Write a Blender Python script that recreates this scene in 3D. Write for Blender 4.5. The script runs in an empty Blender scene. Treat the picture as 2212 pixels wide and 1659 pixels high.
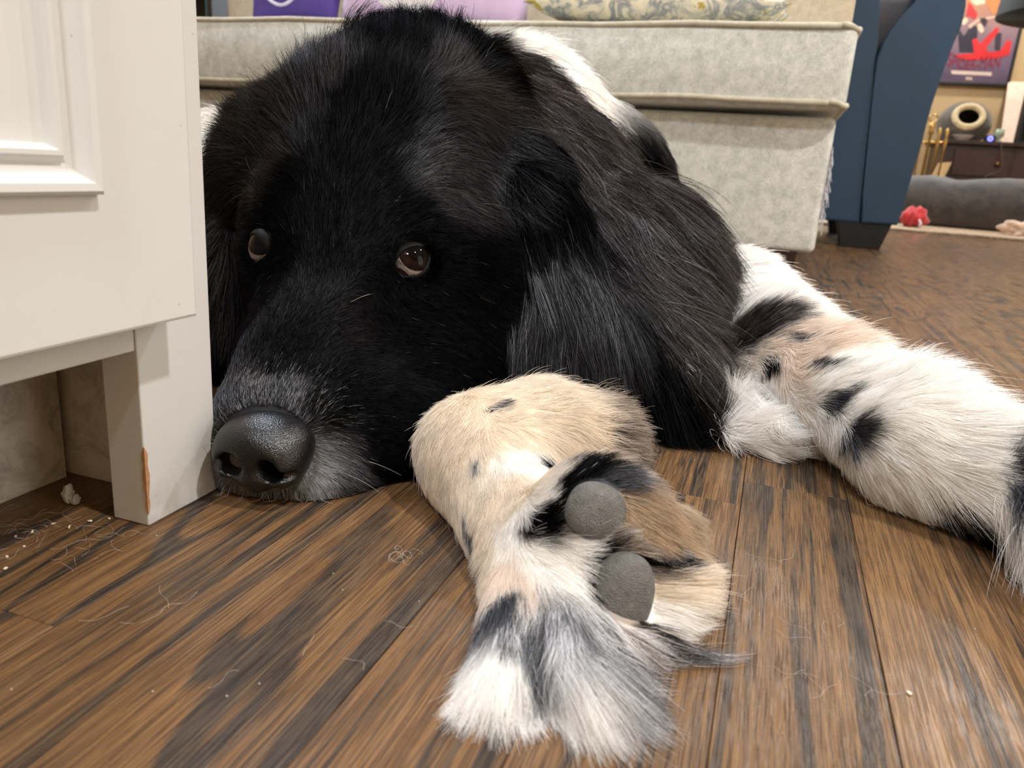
import bpy, bmesh, math, random
import numpy as np
from mathutils import Vector, Matrix, kdtree
random.seed(7); rng = np.random.default_rng(7)
PI = math.pi
scn = bpy.context.scene
COL = scn.collection

# ------------------------------------------------------------------ camera
IW, IH, FPX = 2212, 1659, 1661.0
PCX, PCY, CAM_H = 1106.0, 829.5, 0.168
def _n(v):
    v = np.array(v, float); return v/np.linalg.norm(v)
_dn = _n([700-PCX, 6637-PCY, FPX]); _up = -_dn
_Y = _n([1690-PCX, 395-PCY, FPX]); _Y = _n(_Y - _up*_Y.dot(_up)); _X = np.cross(_Y, _up)
RC = np.stack([_X, _Y, _up])                       # world = RC @ camera axes (right, down, forward)
CP = np.array([0, 0, CAM_H])
def ray(px, py): return RC @ np.array([(px-PCX)/FPX, (py-PCY)/FPX, 1.0])
def AT(px, py, d): return CP + ray(px, py)*d        # point at depth d
def PL(px, py, ax, val):
    r = ray(px, py); return CP + r*((val-CP[ax])/r[ax])
def FL(px, py, z=0.0): return PL(px, py, 2, z)
cam_d = bpy.data.cameras.new('camera'); cam = bpy.data.objects.new('camera', cam_d); COL.objects.link(cam)
cam.matrix_world = Matrix(((RC[0][0], -RC[0][1], -RC[0][2], 0), (RC[1][0], -RC[1][1], -RC[1][2], 0),
                           (RC[2][0], -RC[2][1], -RC[2][2], CAM_H), (0, 0, 0, 1)))
cam_d.sensor_width = 36; cam_d.lens = 36*FPX/IW; cam_d.clip_start = 0.02
cam_d.dof.use_dof = True; cam_d.dof.focus_distance = 0.43; cam_d.dof.aperture_fstop = 15
scn.camera = cam
# ------------------------------------------------------------------ world, lights, exposure
w = bpy.data.worlds.new('world'); scn.world = w; w.use_nodes = True
w.node_tree.nodes['Background'].inputs[0].default_value = (0.9, 0.95, 1, 1)
w.node_tree.nodes['Background'].inputs[1].default_value = 0.3
def area(name, loc, size, watts, col, rot=(0, 0, 0), shape='DISK', sy=None, spread=PI):
    l = bpy.data.lights.new(name, 'AREA'); l.shape = shape; l.size = size
    if sy: l.size_y = sy
    l.energy = watts; l.color = col; l.spread = spread
    o = bpy.data.objects.new(name, l); o.location = loc; o.rotation_euler = rot; COL.objects.link(o); return o
WARM = (1.0, 0.95, 0.89); SOFT = (0.94, 0.98, 1.05)
for i, (x, y, e) in enumerate([(1.30, 5.4, 28), (1.30, 3.75, 28), (1.30, 2.0, 26), (1.22, 0.08, 50), (0.15, -1.35, 46), (-1.35, 1.5, 40), (-0.9, 3.9, 22)]):  # the lamp behind the camera is an added front fill for the sofa
    area('can_or_fill_light', (x, y, 2.47), {4: 0.5, 5: 0.8}.get(i, 0.14), e, WARM if i in (0, 1, 3) else ((0.84, 0.93, 1.08) if i == 5 else SOFT))
area('window_or_fill_light', (-0.6, 5.9, 1.75), 1.5, 70, (0.78, 0.89, 1.0), (-PI/2, 0, 0), 'RECTANGLE', 1.0)
area('window_or_fill_light', (3.15, 0.2, 1.25), 2.4, 26, (0.97, 0.99, 1.0), (0, PI/2, 0), 'RECTANGLE', 1.5)  # added side fill for cabinet leg and white fur; no window stands there
vs = scn.view_settings; vs.view_transform = 'Standard'; vs.look = 'None'; vs.gamma = 1; vs.use_curve_mapping = False
vs.exposure = 0.29
scn.cycles.max_bounces = 10; scn.cycles.diffuse_bounces = 6; scn.cycles.glossy_bounces = 3
scn.cycles.transparent_max_bounces = 8; scn.cycles.sample_clamp_indirect = 4.0
scn.cycles.use_denoising = True
try: scn.cycles_curves.subdivisions = 2
except Exception: pass

# ------------------------------------------------------------------ helpers
def s2l(c):
    return tuple((v/12.92 if v <= 0.04045 else ((v+0.055)/1.055)**2.4) for v in (x/255 for x in c))
def tag(o, label=None, cat=None, group=None, kind=None):
    if label: o['label'] = label
    if cat: o['category'] = cat
    if group: o['group'] = group
    if kind: o['kind'] = kind
    return o
def link(name, me, mat=None, parent=None, smooth=False):
    o = bpy.data.objects.new(name, me); COL.objects.link(o)
    if mat is not None and not me.materials: me.materials.append(mat)
    if parent is not None:
        o.parent = parent; o.matrix_parent_inverse = parent.matrix_world.inverted() if parent.type != 'EMPTY' else Matrix.Translation(-Vector(parent.location))
    if smooth:
        me.polygons.foreach_set('use_smooth', [True]*len(me.polygons))
    return o
def empty(name, loc=(0, 0, 0)):
    o = bpy.data.objects.new(name, None); o.location = loc; o.empty_display_size = 0.02; COL.objects.link(o); return o
def pydata(name, v, f, mat=None, parent=None, smooth=False):
    me = bpy.data.meshes.new(name); me.from_pydata([tuple(map(float, p)) for p in v], [], [tuple(map(int, q)) for q in f]); me.update()
    return link(name, me, mat, parent, smooth)
def bm_obj(name, bm, mat=None, parent=None, smooth=False):
    bmesh.ops.recalc_face_normals(bm, faces=bm.faces)
    me = bpy.data.meshes.new(name); bm.to_mesh(me); bm.free()
    return link(name, me, mat, parent, smooth)
def add_box(bm, lo, hi, bev=0.0, seg=2):
    r = bmesh.ops.create_cube(bm, size=1.0)['verts']
    for v in r:
        v.co = Vector([(lo[i]+hi[i])/2 + v.co[i]*(hi[i]-lo[i]) for i in range(3)])
    if bev > 0:
        es = list({e for v in r for e in v.link_edges})
        bmesh.ops.bevel(bm, geom=es, offset=bev, segments=seg, profile=0.5, affect='EDGES')
def box(name, lo, hi, mat, parent=None, bev=0.0, seg=2, smooth=False):
    bm = bmesh.new(); add_box(bm, lo, hi, bev, seg); return bm_obj(name, bm, mat, parent, smooth)
def prism(name, poly, a, b, axis, mat, parent=None, bev=0.0, smooth=False):
    """poly: 2-D outline; extruded along axis from a to b."""
    bm = bmesh.new()
    def p3(q, t):
        return (t, q[0], q[1]) if axis == 0 else ((q[0], t, q[1]) if axis == 1 else (q[0], q[1], t))
    va = [bm.verts.new(p3(q, a)) for q in poly]; vb = [bm.verts.new(p3(q, b)) for q in poly]
    n = len(poly); bm.faces.new(va); bm.faces.new(vb[::-1])
    for i in range(n): bm.faces.new((va[i], vb[i], vb[(i+1) % n], va[(i+1) % n]))
    if bev: bmesh.ops.bevel(bm, geom=[e for e in bm.edges], offset=bev, segments=2, profile=0.5, affect='EDGES')
    return bm_obj(name, bm, mat, parent, smooth)
def tube_vf(pts, rad, seg=8, cap=True):
    pts = [Vector(p) for p in pts]; n = len(pts)
    rad = rad if hasattr(rad, '__len__') else [rad]*n
    v, f = [], []; ref = None
    for i, p in enumerate(pts):
        t = (pts[min(i+1, n-1)]-pts[max(i-1, 0)]).normalized()
        if ref is None: ref = t.orthogonal().normalized()
        ref = (ref - t*ref.dot(t)).normalized(); b = t.cross(ref)
        for k in range(seg):
            a = 2*PI*k/seg; v.append(p + (ref*math.cos(a)+b*math.sin(a))*rad[i])
    for i in range(n-1):
        for k in range(seg):
            f.append((i*seg+k, i*seg+(k+1) % seg, (i+1)*seg+(k+1) % seg, (i+1)*seg+k))
    if cap:
        f.append(tuple(range(seg))[::-1]); f.append(tuple(range((n-1)*seg, n*seg)))
    return v, f
def tube(name, pts, rad, mat, parent=None, seg=8, closed=False):
    v, f = tube_vf(pts, rad, seg); return pydata(name, v, f, mat, parent, True)
def lathe(name, prof, loc, mat, parent=None, seg=32, sx=1, sy=1):
    v, f = [], []
    for r, z in prof:
        for k in range(seg):
            a = 2*PI*k/seg; v.append((loc[0]+sx*r*math.cos(a), loc[1]+sy*r*math.sin(a), loc[2]+z))
    for i in range(len(prof)-1):
        for k in range(seg): f.append((i*seg+k, i*seg+(k+1) % seg, (i+1)*seg+(k+1) % seg, (i+1)*seg+k))
    f.append(tuple(range(seg))[::-1]); f.append(tuple(range((len(prof)-1)*seg, len(prof)*seg)))
    return pydata(name, v, f, mat, parent, True)

# ------------------------------------------------------------------ materials
class NT:
    def __init__(s, name):
        s.m = bpy.data.materials.new(name); s.m.use_nodes = True; s.t = s.m.node_tree; s.N = s.t.nodes; s.L = s.t.links
        s.b = s.N['Principled BSDF']
    def n(s, typ, **kw):
        x = s.N.new(typ)
        for k, v in kw.items():
            if k.startswith('i_'):
                key = k[2:]; key = int(key) if key.isdigit() else key
                x.inputs[key].default_value = v
            else: setattr(x, k, v)
        return x
    def l(s, a, b): s.L.new(a, b)
    def coord(s, kind='Object', scale=(1, 1, 1), loc=(0, 0, 0), rot=(0, 0, 0)):
        c = s.n('ShaderNodeTexCoord'); m = s.n('ShaderNodeMapping'); m.inputs['Scale'].default_value = scale
        m.inputs['Location'].default_value = loc; m.inputs['Rotation'].default_value = rot
        s.l(c.outputs[kind], m.inputs['Vector']); return m.outputs['Vector']
    def noise(s, vec, scale, detail=4, rough=0.6, dist=0.0):
        x = s.n('ShaderNodeTexNoise'); x.inputs['Scale'].default_value = scale; x.inputs['Detail'].default_value = detail
        x.inputs['Roughness'].default_value = rough; x.inputs['Distortion'].default_value = dist
        if vec is not None: s.l(vec, x.inputs['Vector'])
        return x.outputs['Fac']
    def ramp(s, fac, stops, interp='LINEAR'):
        r = s.n('ShaderNodeValToRGB'); r.color_ramp.interpolation = interp; e = r.color_ramp.elements
        while len(e) < len(stops): e.new(0.5)
        for el, (p, c) in zip(e, stops):
            el.position = p; el.color = (c[0], c[1], c[2], 1) if hasattr(c, '__len__') else (c, c, c, 1)
        s.l(fac, r.inputs['Fac']); return r.outputs['Color']
    def mix(s, fac, a, b, typ='MIX'):
        x = s.n('ShaderNodeMix', data_type='RGBA', blend_type=typ)
        for sock, val in ((x.inputs[0], fac), (x.inputs[6], a), (x.inputs[7], b)):
            if hasattr(val, 'links'): s.l(val, sock)
            else: sock.default_value = val if not hasattr(val, '__len__') or len(val) == 4 else (*val, 1)
        return x.outputs[2]
    def math(s, op, a, b=None):
        x = s.n('ShaderNodeMath', operation=op)
        for sock, val in ((x.inputs[0], a), (x.inputs[1], b)):
            if val is None: continue
            if hasattr(val, 'links'): s.l(val, sock)
            else: sock.default_value = val
        return x.outputs[0]
    def bump(s, h, strength=0.3, dist=0.001):
        x = s.n('ShaderNodeBump'); x.inputs['Strength'].default_value = strength; x.inputs['Distance'].default_value = dist
        s.l(h, x.inputs['Height']); s.l(x.outputs['Normal'], s.b.inputs['Normal'])
    def base(s, c):
        if hasattr(c, 'links'): s.l(c, s.b.inputs['Base Color'])
        else: s.b.inputs['Base Color'].default_value = (*c, 1)
    def rough(s, c):
        if hasattr(c, 'links'): s.l(c, s.b.inputs['Roughness'])
        else: s.b.inputs['Roughness'].default_value = c
def plain(name, rgb, rough=0.5, metal=0.0, spec=0.5, var=0.12, vscale=30, bump=0.0, bscale=400, sheen=0.0):
    t = NT(name); v = t.coord(); c = s2l(rgb)
    t.base(t.ramp(t.noise(v, vscale), [(0.3, [x*(1-var) for x in c]), (0.7, [min(1, x*(1+var)) for x in c])]))
    t.rough(rough); t.b.inputs['Metallic'].default_value = metal; t.b.inputs['Specular IOR Level'].default_value = spec
    if bump: t.bump(t.noise(v, bscale, 3), bump, 0.001)
    if sheen: t.b.inputs['Sheen Weight'].default_value = sheen
    return t.m
def fabric(name, rgb1, rgb2, scale=260, bump=0.5, var=0.5):
    t = NT(name); v = t.coord()
    wx = t.noise(t.coord(scale=(1, 1, 3.5)), scale, 2, 0.6); wy = t.noise(t.coord(scale=(3.5, 3.5, 1)), scale, 2, 0.6)
    h = t.math('MULTIPLY', t.math('ADD', wx, wy), 0.5)
    blot = t.noise(v, 55, 4, 0.65)
    f = t.math('ADD', t.math('MULTIPLY', h, 0.6), t.math('MULTIPLY', blot, 0.4))
    t.base(t.ramp(f, [(0.38, s2l(rgb1)), (0.62, s2l(rgb2))])); t.rough(0.9); t.b.inputs['Specular IOR Level'].default_value = 0.2
    t.b.inputs['Sheen Weight'].default_value = 0.15
    t.bump(h, bump, 0.0015); return t.m

def wood_floor():
    t = NT('oak_plank'); oi = t.n('ShaderNodeObjectInfo'); rnd = oi.outputs['Random']
    tc = t.n('ShaderNodeTexCoord'); off = t.n('ShaderNodeCombineXYZ')
    t.l(t.math('MULTIPLY', rnd, 37.0), off.inputs[0]); t.l(t.math('MULTIPLY', rnd, 91.0), off.inputs[1]); t.l(t.math('MULTIPLY', rnd, 13.0), off.inputs[2])
    add = t.n('ShaderNodeVectorMath', operation='ADD'); t.l(tc.outputs['Object'], add.inputs[0]); t.l(off.outputs[0], add.inputs[1])
    def mp(sc):
        m = t.n('ShaderNodeMapping'); m.inputs['Scale'].default_value = sc; t.l(add.outputs[0], m.inputs['Vector']); return m.outputs['Vector']
    # cathedral figure: contour lines of a smooth stretched noise; straight dark streaks elsewhere
    big = t.noise(mp((15, 2.2, 1)), 1.0, 2, 0.5, 0.35)
    rings = t.math('ABSOLUTE', t.math('SUBTRACT', t.math('FRACT', t.math('MULTIPLY', big, 7.0)), 0.5))
    jag = t.math('MULTIPLY', t.math('SUBTRACT', t.noise(mp((420, 14, 1)), 1.0, 3, .7), 0.5), 0.55)
    figure = t.ramp(t.math('ADD', rings, t.math('MULTIPLY', jag, 0.35)), [(0.10, 0.0), (0.17, 1.0)])
    streak = t.ramp(t.math('ADD', t.noise(mp((105, 3.0, 1)), 1.0, 4, 0.66, 0.5), t.math('MULTIPLY', jag, 0.45)), [(0.43, 0.0), (0.50, 1.0)])
    amt = t.ramp(t.noise(mp((8, 1.0, 1)), 1.0, 2), [(0.44, 0.0), (0.54, 1.0)])
    dark = t.mix(amt, streak, figure)
    pores = t.ramp(t.noise(mp((1500, 34, 1)), 1.0, 2, 0.6), [(0.42, 0.0), (0.54, 1.0)])
    fine = t.noise(mp((520, 9, 1)), 1.0, 4, 0.75)
    tone = t.ramp(rnd, [(0.0, s2l((116, 88, 58))), (0.5, s2l((124, 94, 60))), (1.0, s2l((118, 86, 54)))])
    light = t.mix(t.ramp(fine, [(0.34, 0.0), (0.66, 1.0)]), t.mix(0.6, tone, s2l((72, 50, 36))), t.mix(0.35, tone, s2l((146, 112, 76))))
    light = t.mix(pores, t.mix(0.62, light, s2l((58, 42, 32))), light)
    darkc = t.mix(pores, s2l((44, 38, 34)), t.mix(t.ramp(fine, [(0.4, 0.0), (0.7, 1.0)]), s2l((58, 50, 44)), s2l((92, 76, 60))))
    c = t.mix(dark, darkc, light)
    geo = t.n('ShaderNodeNewGeometry'); wpos = geo.outputs['Position']
    def wn(sc, d=4, r=.6):
        x = t.n('ShaderNodeTexNoise'); x.inputs['Scale'].default_value = sc; x.inputs['Detail'].default_value = d; x.inputs['Roughness'].default_value = r; t.l(wpos, x.inputs['Vector']); return x.outputs['Fac']
    scuff = t.ramp(wn(14, 6, .7), [(0.5, 0.0), (0.75, 0.35)])
    c = t.mix(scuff, c, s2l((104, 86, 66)))
    t.base(c)
    t.rough(t.ramp(wn(30, 5, .65), [(0.3, 0.20), (0.7, 0.36)]))
    t.b.inputs['Specular IOR Level'].default_value = 0.19
    hb = t.math('ADD', t.math('MULTIPLY', pores, 0.5), t.math('MULTIPLY', fine, 0.6)); t.bump(hb, 0.22, 0.0006)
    return t.m
M = {}
M['wood'] = wood_floor()
M['gap'] = plain('joint_dark', (22, 17, 14), 0.9)
def paint(name, rgb, dirt=True):
    t = NT(name); v = t.coord(); c = s2l(rgb)
    col = t.ramp(t.noise(v, 9, 3), [(0.3, [x*0.97 for x in c]), (0.7, c)])
    sp = t.ramp(t.noise(v, 210, 2, .5), [(0.755, 0.0), (0.775, 1.0)])
    if dirt:
        g = t.n('ShaderNodeNewGeometry'); sx = t.n('ShaderNodeSeparateXYZ'); t.l(g.outputs['Position'], sx.inputs[0])
        mr = t.n('ShaderNodeMapRange'); mr.inputs[1].default_value = 0.0; mr.inputs[2].default_value = 0.03; mr.inputs[3].default_value = 0.35; mr.inputs[4].default_value = 0.02
        t.l(sx.outputs[2], mr.inputs[0])
        sm = t.math('MULTIPLY', t.ramp(t.noise(v, 60, 6, .7, .6), [(0.45, 0.0), (0.7, 1.0)]), mr.outputs[0])
        col = t.mix(sm, col, s2l((120, 100, 78)))
    col = t.mix(t.math('MULTIPLY', sp, 0.5), col, s2l((120, 108, 95)))
    t.base(col); t.rough(0.33); t.bump(t.noise(v, 70, 3), 0.06, 0.001); return t.m
M['white'] = paint('white_paint', (208, 209, 207))
M['dust'] = NT('dusty_panel').m
def dusty():
    t = NT('dusty_panel'); v = t.coord()
    d = t.ramp(t.noise(v, 45, 8, .75, 1.2), [(0.45, 0.0), (0.72, 0.7)])
    t.base(t.mix(d, s2l((196, 190, 180)), s2l((92, 84, 76)))); t.rough(0.7); return t.m
M['dust'] = dusty()
M['sofa'] = fabric('grey_linen', (176, 180, 172), (228, 230, 224), 200, 0.6)
M['sofa_tan'] = fabric('beige_linen', (176, 163, 138), (214, 202, 178), 240, 0.5)
M['piping'] = fabric('piping_linen', (172, 165, 145), (208, 203, 184), 300, 0.4)
M['dark_wood'] = plain('dark_wood', (52, 33, 24), 0.45, var=0.3, vscale=14)
M['blue'] = plain('blue_leather', (24, 54, 78), 0.62, var=0.08, vscale=8, bump=0.25, bscale=500)
M['blue_dark'] = plain('dark_blue_leather', (20, 27, 38), 0.35, var=0.1, bump=0.3, bscale=90)
M['black'] = plain('black_plastic', (26, 27, 30), 0.5, var=0.1)
M['wall'] = plain('tan_wall', (203, 176, 132), 0.75, var=0.03, vscale=3, bump=0.05)
M['ceil'] = plain('white_ceiling', (235, 230, 222), 0.9, var=0.02)
M['trim'] = plain('trim_paint', (228, 220, 205), 0.4, var=0.02)
# ------------------------------------------------------------------ room shell
room = []
def struct(name, lo, hi, mat, bev=0):
    o = box(name, lo, hi, mat, None, bev); o['kind'] = 'structure'; return o
struct('wall_back', (-3.2, 6.2, -0.02), (3.3, 6.32, 2.5), M['wall'])
struct('wall_left', (-3.2, -2.6, -0.02), (-3.1, 6.2, 2.5), M['wall'])
struct('wall_right', (3.2, -2.6, -0.02), (3.3, 6.2, 2.5), M['wall'])
struct('wall_front', (-3.1, -2.6, -0.02), (3.2, -2.5, 2.5), M['wall'])
struct('ceiling', (-3.2, -2.6, 2.5), (3.3, 6.32, 2.6), M['ceil'])
struct('baseboard_back', (-3.1, 6.183, 0), (3.2, 6.199, 0.12), M['trim'], 0.003)
floor = struct('floor', (-3.1, -2.5, -0.06), (3.2, 6.2, -0.0035), M['gap'])
# planks: each a piece of its own near the camera, the far and unseen field joined
PWID = 0.0563; X0 = 0.0048
plank_me = {}
def plank_mesh(L):
    if L not in plank_me:
        bm = bmesh.new(); g = 0.00016
        add_box(bm, (g, g, -0.0034), (PWID-g, L-g, 0.0))
        top = [e for e in bm.edges if all(abs(v.co.z) < 1e-6 for v in e.verts)]
        bmesh.ops.bevel(bm, geom=top, offset=0.00022, segments=1, affect='EDGES')
        me = bpy.data.meshes.new('plank'); bm.to_mesh(me); bm.free(); me.materials.append(M['wood']); plank_me[L] = me
    return plank_me[L]
far_bm = bmesh.new(); cand = []
for r in range(-55, 57):
    x = X0 + r*PWID
    if x < -3.1 or x+PWID > 3.2: continue
    y = -2.5
    rr = random.Random(r*13+5)
    if r == 0: cuts = [-2.5, -1.6, -0.76, 0.44, 1.34, 2.54, 3.74, 4.94, 6.2]
    else:
        cuts = [-2.5, -2.5+0.3+rr.random()*0.9]
        while cuts[-1] < 6.2: cuts.append(round(cuts[-1]+rr.choice([0.6, 0.9, 1.2, 1.5]), 3))
        cuts[-1] = 6.2
        if cuts[-1]-cuts[-2] < 0.08: cuts.pop(-2)
    for a, b in zip(cuts, cuts[1:]): cand.append((x, a, round(b-a, 3)))
def pscore(c):
    x, a, L = c
    best = 0
    for yy in (a, a+L/2, a+L):
        d = RC.T @ (np.array([x+PWID/2, yy, 0])-CP)
        if d[2] < 0.05: continue
        px, py = PCX+FPX*d[0]/d[2], PCY+FPX*d[1]/d[2]
        if -150 < px < IW+150 and py < IH+500: best = max(best, 1/d[2])
    if best == 0 and a < 0.5 and a+L > 0.1 and abs(x) < 0.5: best = 2
    return best
cand.sort(key=pscore, reverse=True)
pn = 0
for c in cand:
    x, a, L = c
    if pn < 290 and pscore(c) > 0:
        o = bpy.data.objects.new('plank', plank_mesh(L)); COL.objects.link(o); o.parent = floor; o.location = (x, a, random.uniform(-0.00012, 0.00012)); pn += 1
    else:
        add_box(far_bm, (x+.0003, a+.0003, -0.0034), (x+PWID-.0003, a+L-.0003, 0))
fp = bm_obj('planking', far_bm, M['wood'], floor); fp['kind'] = 'stuff'
# ------------------------------------------------------------------ white cabinet
LX, DX = -0.247, -0.228                              # frame plane, door face plane (both face +x)
CB = empty('cabinet', (-0.40, 0.10, 0))
tag(CB, 'white painted cabinet with panelled door and square leg standing beside the dog', 'cabinet')
CE = 0.2955
box('carcass', (-0.66, -0.34, 0.083), (LX-0.0205, CE, 0.92), M['white'], CB, 0.0008)
box('worktop', (-0.68, -0.36, 0.9205), (-0.215, CE+0.012, 0.95), M['white'], CB, 0.003)
box('leg', (LX-0.020, 0.250, 0.0), (LX, CE, 0.92), M['white'], CB, 0.0007)
box('leg', (LX-0.020, -0.34, 0.0), (LX, -0.296, 0.92), M['white'], CB, 0.0007)
box('rail', (LX-0.020, -0.2955, 0.0815), (LX-0.0006, 0.2496, 0.125), M['white'], CB, 0.0006)
box('end_panel', (-0.66, 0.279, 0.0), (LX-0.0206, CE-0.0005, 0.0825), M['dust'], CB)
box('plinth_board', (-0.342, -0.34, 0.0), (-0.322, 0.2745, 0.0825), M['dust'], CB)
def door():
    y0, y1, z0, z1 = -0.296, 0.2655, 0.0965, 0.86
    b = bmesh.new()
    # mitred moulding profile: inset distance from the panel opening, height above door face
    prof = [(0.0, 0.0), (0.0003, 0.0034), (0.0016, 0.0046), (0.0042, 0.0044), (0.0052, 0.0026), (0.0068, 0.0004), (0.0085, -0.0012), (0.0105, -0.0018),
            (0.0122, -0.0006), (0.0130, 0.0008), (0.0146, 0.0008), (0.0156, -0.0012), (0.0166, -0.0042)]
    oy0, oy1, oz0, oz1 = y0+0.049, 0.2178, 0.1478, z1-0.052
    loops = []
    xf = DX; xb = LX+0.0004
    def loop(ins, x):
        return [b.verts.new((x, oy0+ins, oz0+ins)), b.verts.new((x, oy1-ins, oz0+ins)), b.verts.new((x, oy1-ins, oz1-ins)), b.verts.new((x, oy0+ins, oz1-ins))]
    def loop2(x, e):
        return [b.verts.new((x, y0+e, z0+e)), b.verts.new((x, y1-e, z0+e)), b.verts.new((x, y1-e, z1-e)), b.verts.new((x, y0+e, z1-e))]
    loops = [loop2(xb, 0), loop2(xf-0.0012, 0), loop2(xf-0.0004, 0.0004), loop2(xf, 0.0014)] + [loop(i, xf+h) for i, h in prof[:1]]
    def bridge(ls):
        for A, B in zip(ls, ls[1:]):
            for k in range(4): b.faces.new((A[k], A[(k+1) % 4], B[(k+1) % 4], B[k]))
    b.faces.new(loops[0][::-1]); bridge(loops)
    d = bm_obj('door', b, M['white'], CB)
    b = bmesh.new()
    ls = [[b.verts.new((xf+h, oy0+i, oz0+i)), b.verts.new((xf+h, oy1-i, oz0+i)), b.verts.new((xf+h, oy1-i, oz1-i)), b.verts.new((xf+h, oy0+i, oz1-i))] for i, h in [(0, -0.004)] + prof]
    for A, B in zip(ls, ls[1:]):
        for k in range(4): b.faces.new((A[k], A[(k+1) % 4], B[(k+1) % 4], B[k]))
    bm_obj('moulding', b, M['white'], d)
    box('door_panel', (LX+0.002, oy0+0.0155, oz0+0.0155), (xf-0.0040, oy1-0.0155, oz1-0.0155), M['white'], d)
    k = lathe('knob', [(0.006, 0), (0.006, 0.01), (0.014, 0.018), (0.015, 0.024), (0.009, 0.029)], (0, 0, 0), M['trim'], d, 20)
    k.rotation_euler = (0, PI/2, 0); k.location = (xf, -0.27, 0.62)
door()
cz = [.006, .010, .014, .019, .024, .029, .034, .038]; cwid = [.0004, .0016, .0011, .0019, .0024, .0015, .0021, .0003]
cv = [(LX+.00025, .2499, z) for z in cz]+[(LX+.00025, .2499+a_, z) for z, a_ in zip(cz, cwid)]+[(LX-.7*a_, .24985, z) for z, a_ in zip(cz, cwid)]
o = pydata('bare_wood_chip', cv, [(i, i+1, 9+i, 8+i) for i in range(7)]+[(i, 16+i, 17+i, i+1) for i in range(7)], plain('bare_wood', (172, 128, 92), .8, var=.25, vscale=300), CB); o['label'] = 'chipped leg edge showing bare brown wood'

# ------------------------------------------------------------------ sofa
SF = empty('sofa', (-0.9, 1.9, 0)); tag(SF, 'pale grey linen sofa with piped seat cushion behind the dog', 'sofa')
def soft_box(name, lo, hi, rad, mat, parent, puff=0.0, cuts=10):
    bm = bmesh.new(); add_box(bm, lo, hi, rad, 4)
    me_c = [(lo[i]+hi[i])/2 for i in range(3)]; hs = [(hi[i]-lo[i])/2 for i in range(3)]
    bmesh.ops.subdivide_edges(bm, edges=[e for e in bm.edges if e.calc_length() > 0.12], cuts=cuts, use_grid_fill=True)
    for v in bm.verts:
        q = [(v.co[i]-me_c[i])/hs[i] for i in range(3)]
        for i in range(3):
            o = [abs(q[j]) for j in range(3) if j != i]
            v.co[i] += puff*q[i]*max(0, 1-o[0]**2)*max(0, 1-o[1]**2)
    return bm_obj(name, bm, mat, parent, True)
SX = 0.083
soft_box('base', (-1.62, 1.553, 0.044), (0.075, 2.45, 0.286), 0.012, M['sofa'], SF, 0.006)
sc = soft_box('seat_cushion', (-1.64, 1.508, 0.297), (SX, 2.36, 0.432), 0.016, M['sofa'], SF, 0.016, 14)
def welt(z, e, name='piping'):
    x0, x1, y0, y1 = -1.64-e, SX+e, 1.508-e, 2.36+e; r = 0.03
    pts = []
    for (cx, cy, a0) in ((x1-r, y0+r, -PI/2), (x1-r, y1-r, 0), (x0+r, y1-r, PI/2), (x0+r, y0+r, PI)):
        for k in range(7):
            a = a0+k*PI/12; pts.append((cx+r*math.cos(a), cy+r*math.sin(a), z+0.0025*math.sin(cx*9+k)))
    # densify the long front run with a gentle waviness
    out = []
    for p, q in zip(pts, pts[1:]+pts[:1]):
        L = (Vector(q)-Vector(p)).length; n = max(1, int(L/0.08))
        for k in range(n):
            t = k/n; s = Vector(p).lerp(Vector(q), t); s.z += 0.0025*math.sin(s.x*7+z*50)+0.0012*math.sin(s.x*23); out.append(s)
    out.append(out[0]); return tube(name, out, 0.0052, M['piping'], sc, 8)
welt(0.4255, 0.002); welt(0.3035, 0.002)
soft_box('arm', (-0.066, 2.02, 0.40), (0.094, 2.45, 0.80), 0.02, M['sofa_tan'], SF, 0.004)
for i, x in enumerate((-2.0, -1.08, -0.07-0.0)):
    pass
soft_box('back_cushion', (-0.98, 2.12, 0.44), (-0.075, 2.42, 0.86), 0.06, M['sofa_tan'], SF, 0.03)
soft_box('back_cushion', (-1.68, 2.12, 0.44), (-0.99, 2.42, 0.86), 0.06, M['sofa_tan'], SF, 0.03)
for lx, ly in ((0.024, 1.575), (-1.57, 1.575), (0.024, 2.40), (-1.57, 2.40)):
    b = bmesh.new(); add_box(b, (lx-0.022, ly-0.022, 0), (lx+0.022, ly+0.022, 0.0455))
    for v in b.verts:
        if v.co.z < 0.01: v.co.x = lx+(v.co.x-lx)*0.8; v.co.y = ly+(v.co.y-ly)*0.8
    bm_obj('leg', b, M['dark_wood'], SF)
# frayed corner threads on the right edge of the base
tv, tf = [], []
for k in range(26):
    z = random.uniform(0.10, 0.24); p = Vector((0.0765+random.uniform(0, .002), 1.556+random.uniform(0, .006), z)); pts = [p]
    for j in range(4): p = p+Vector((random.uniform(-.001, .003), random.uniform(-.003, .002), -random.uniform(.004, .013))); pts.append(p)
    v, f = tube_vf(pts, 0.0006, 4); n0 = len(tv); tv += v; tf += [tuple(i+n0 for i in q) for q in f]
o = pydata('frayed_thread', tv, tf, plain('thread_white', (214, 214, 222), .9), SF); o['kind'] = 'stuff'; o['label'] = 'white frayed threads on the base corner'

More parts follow.
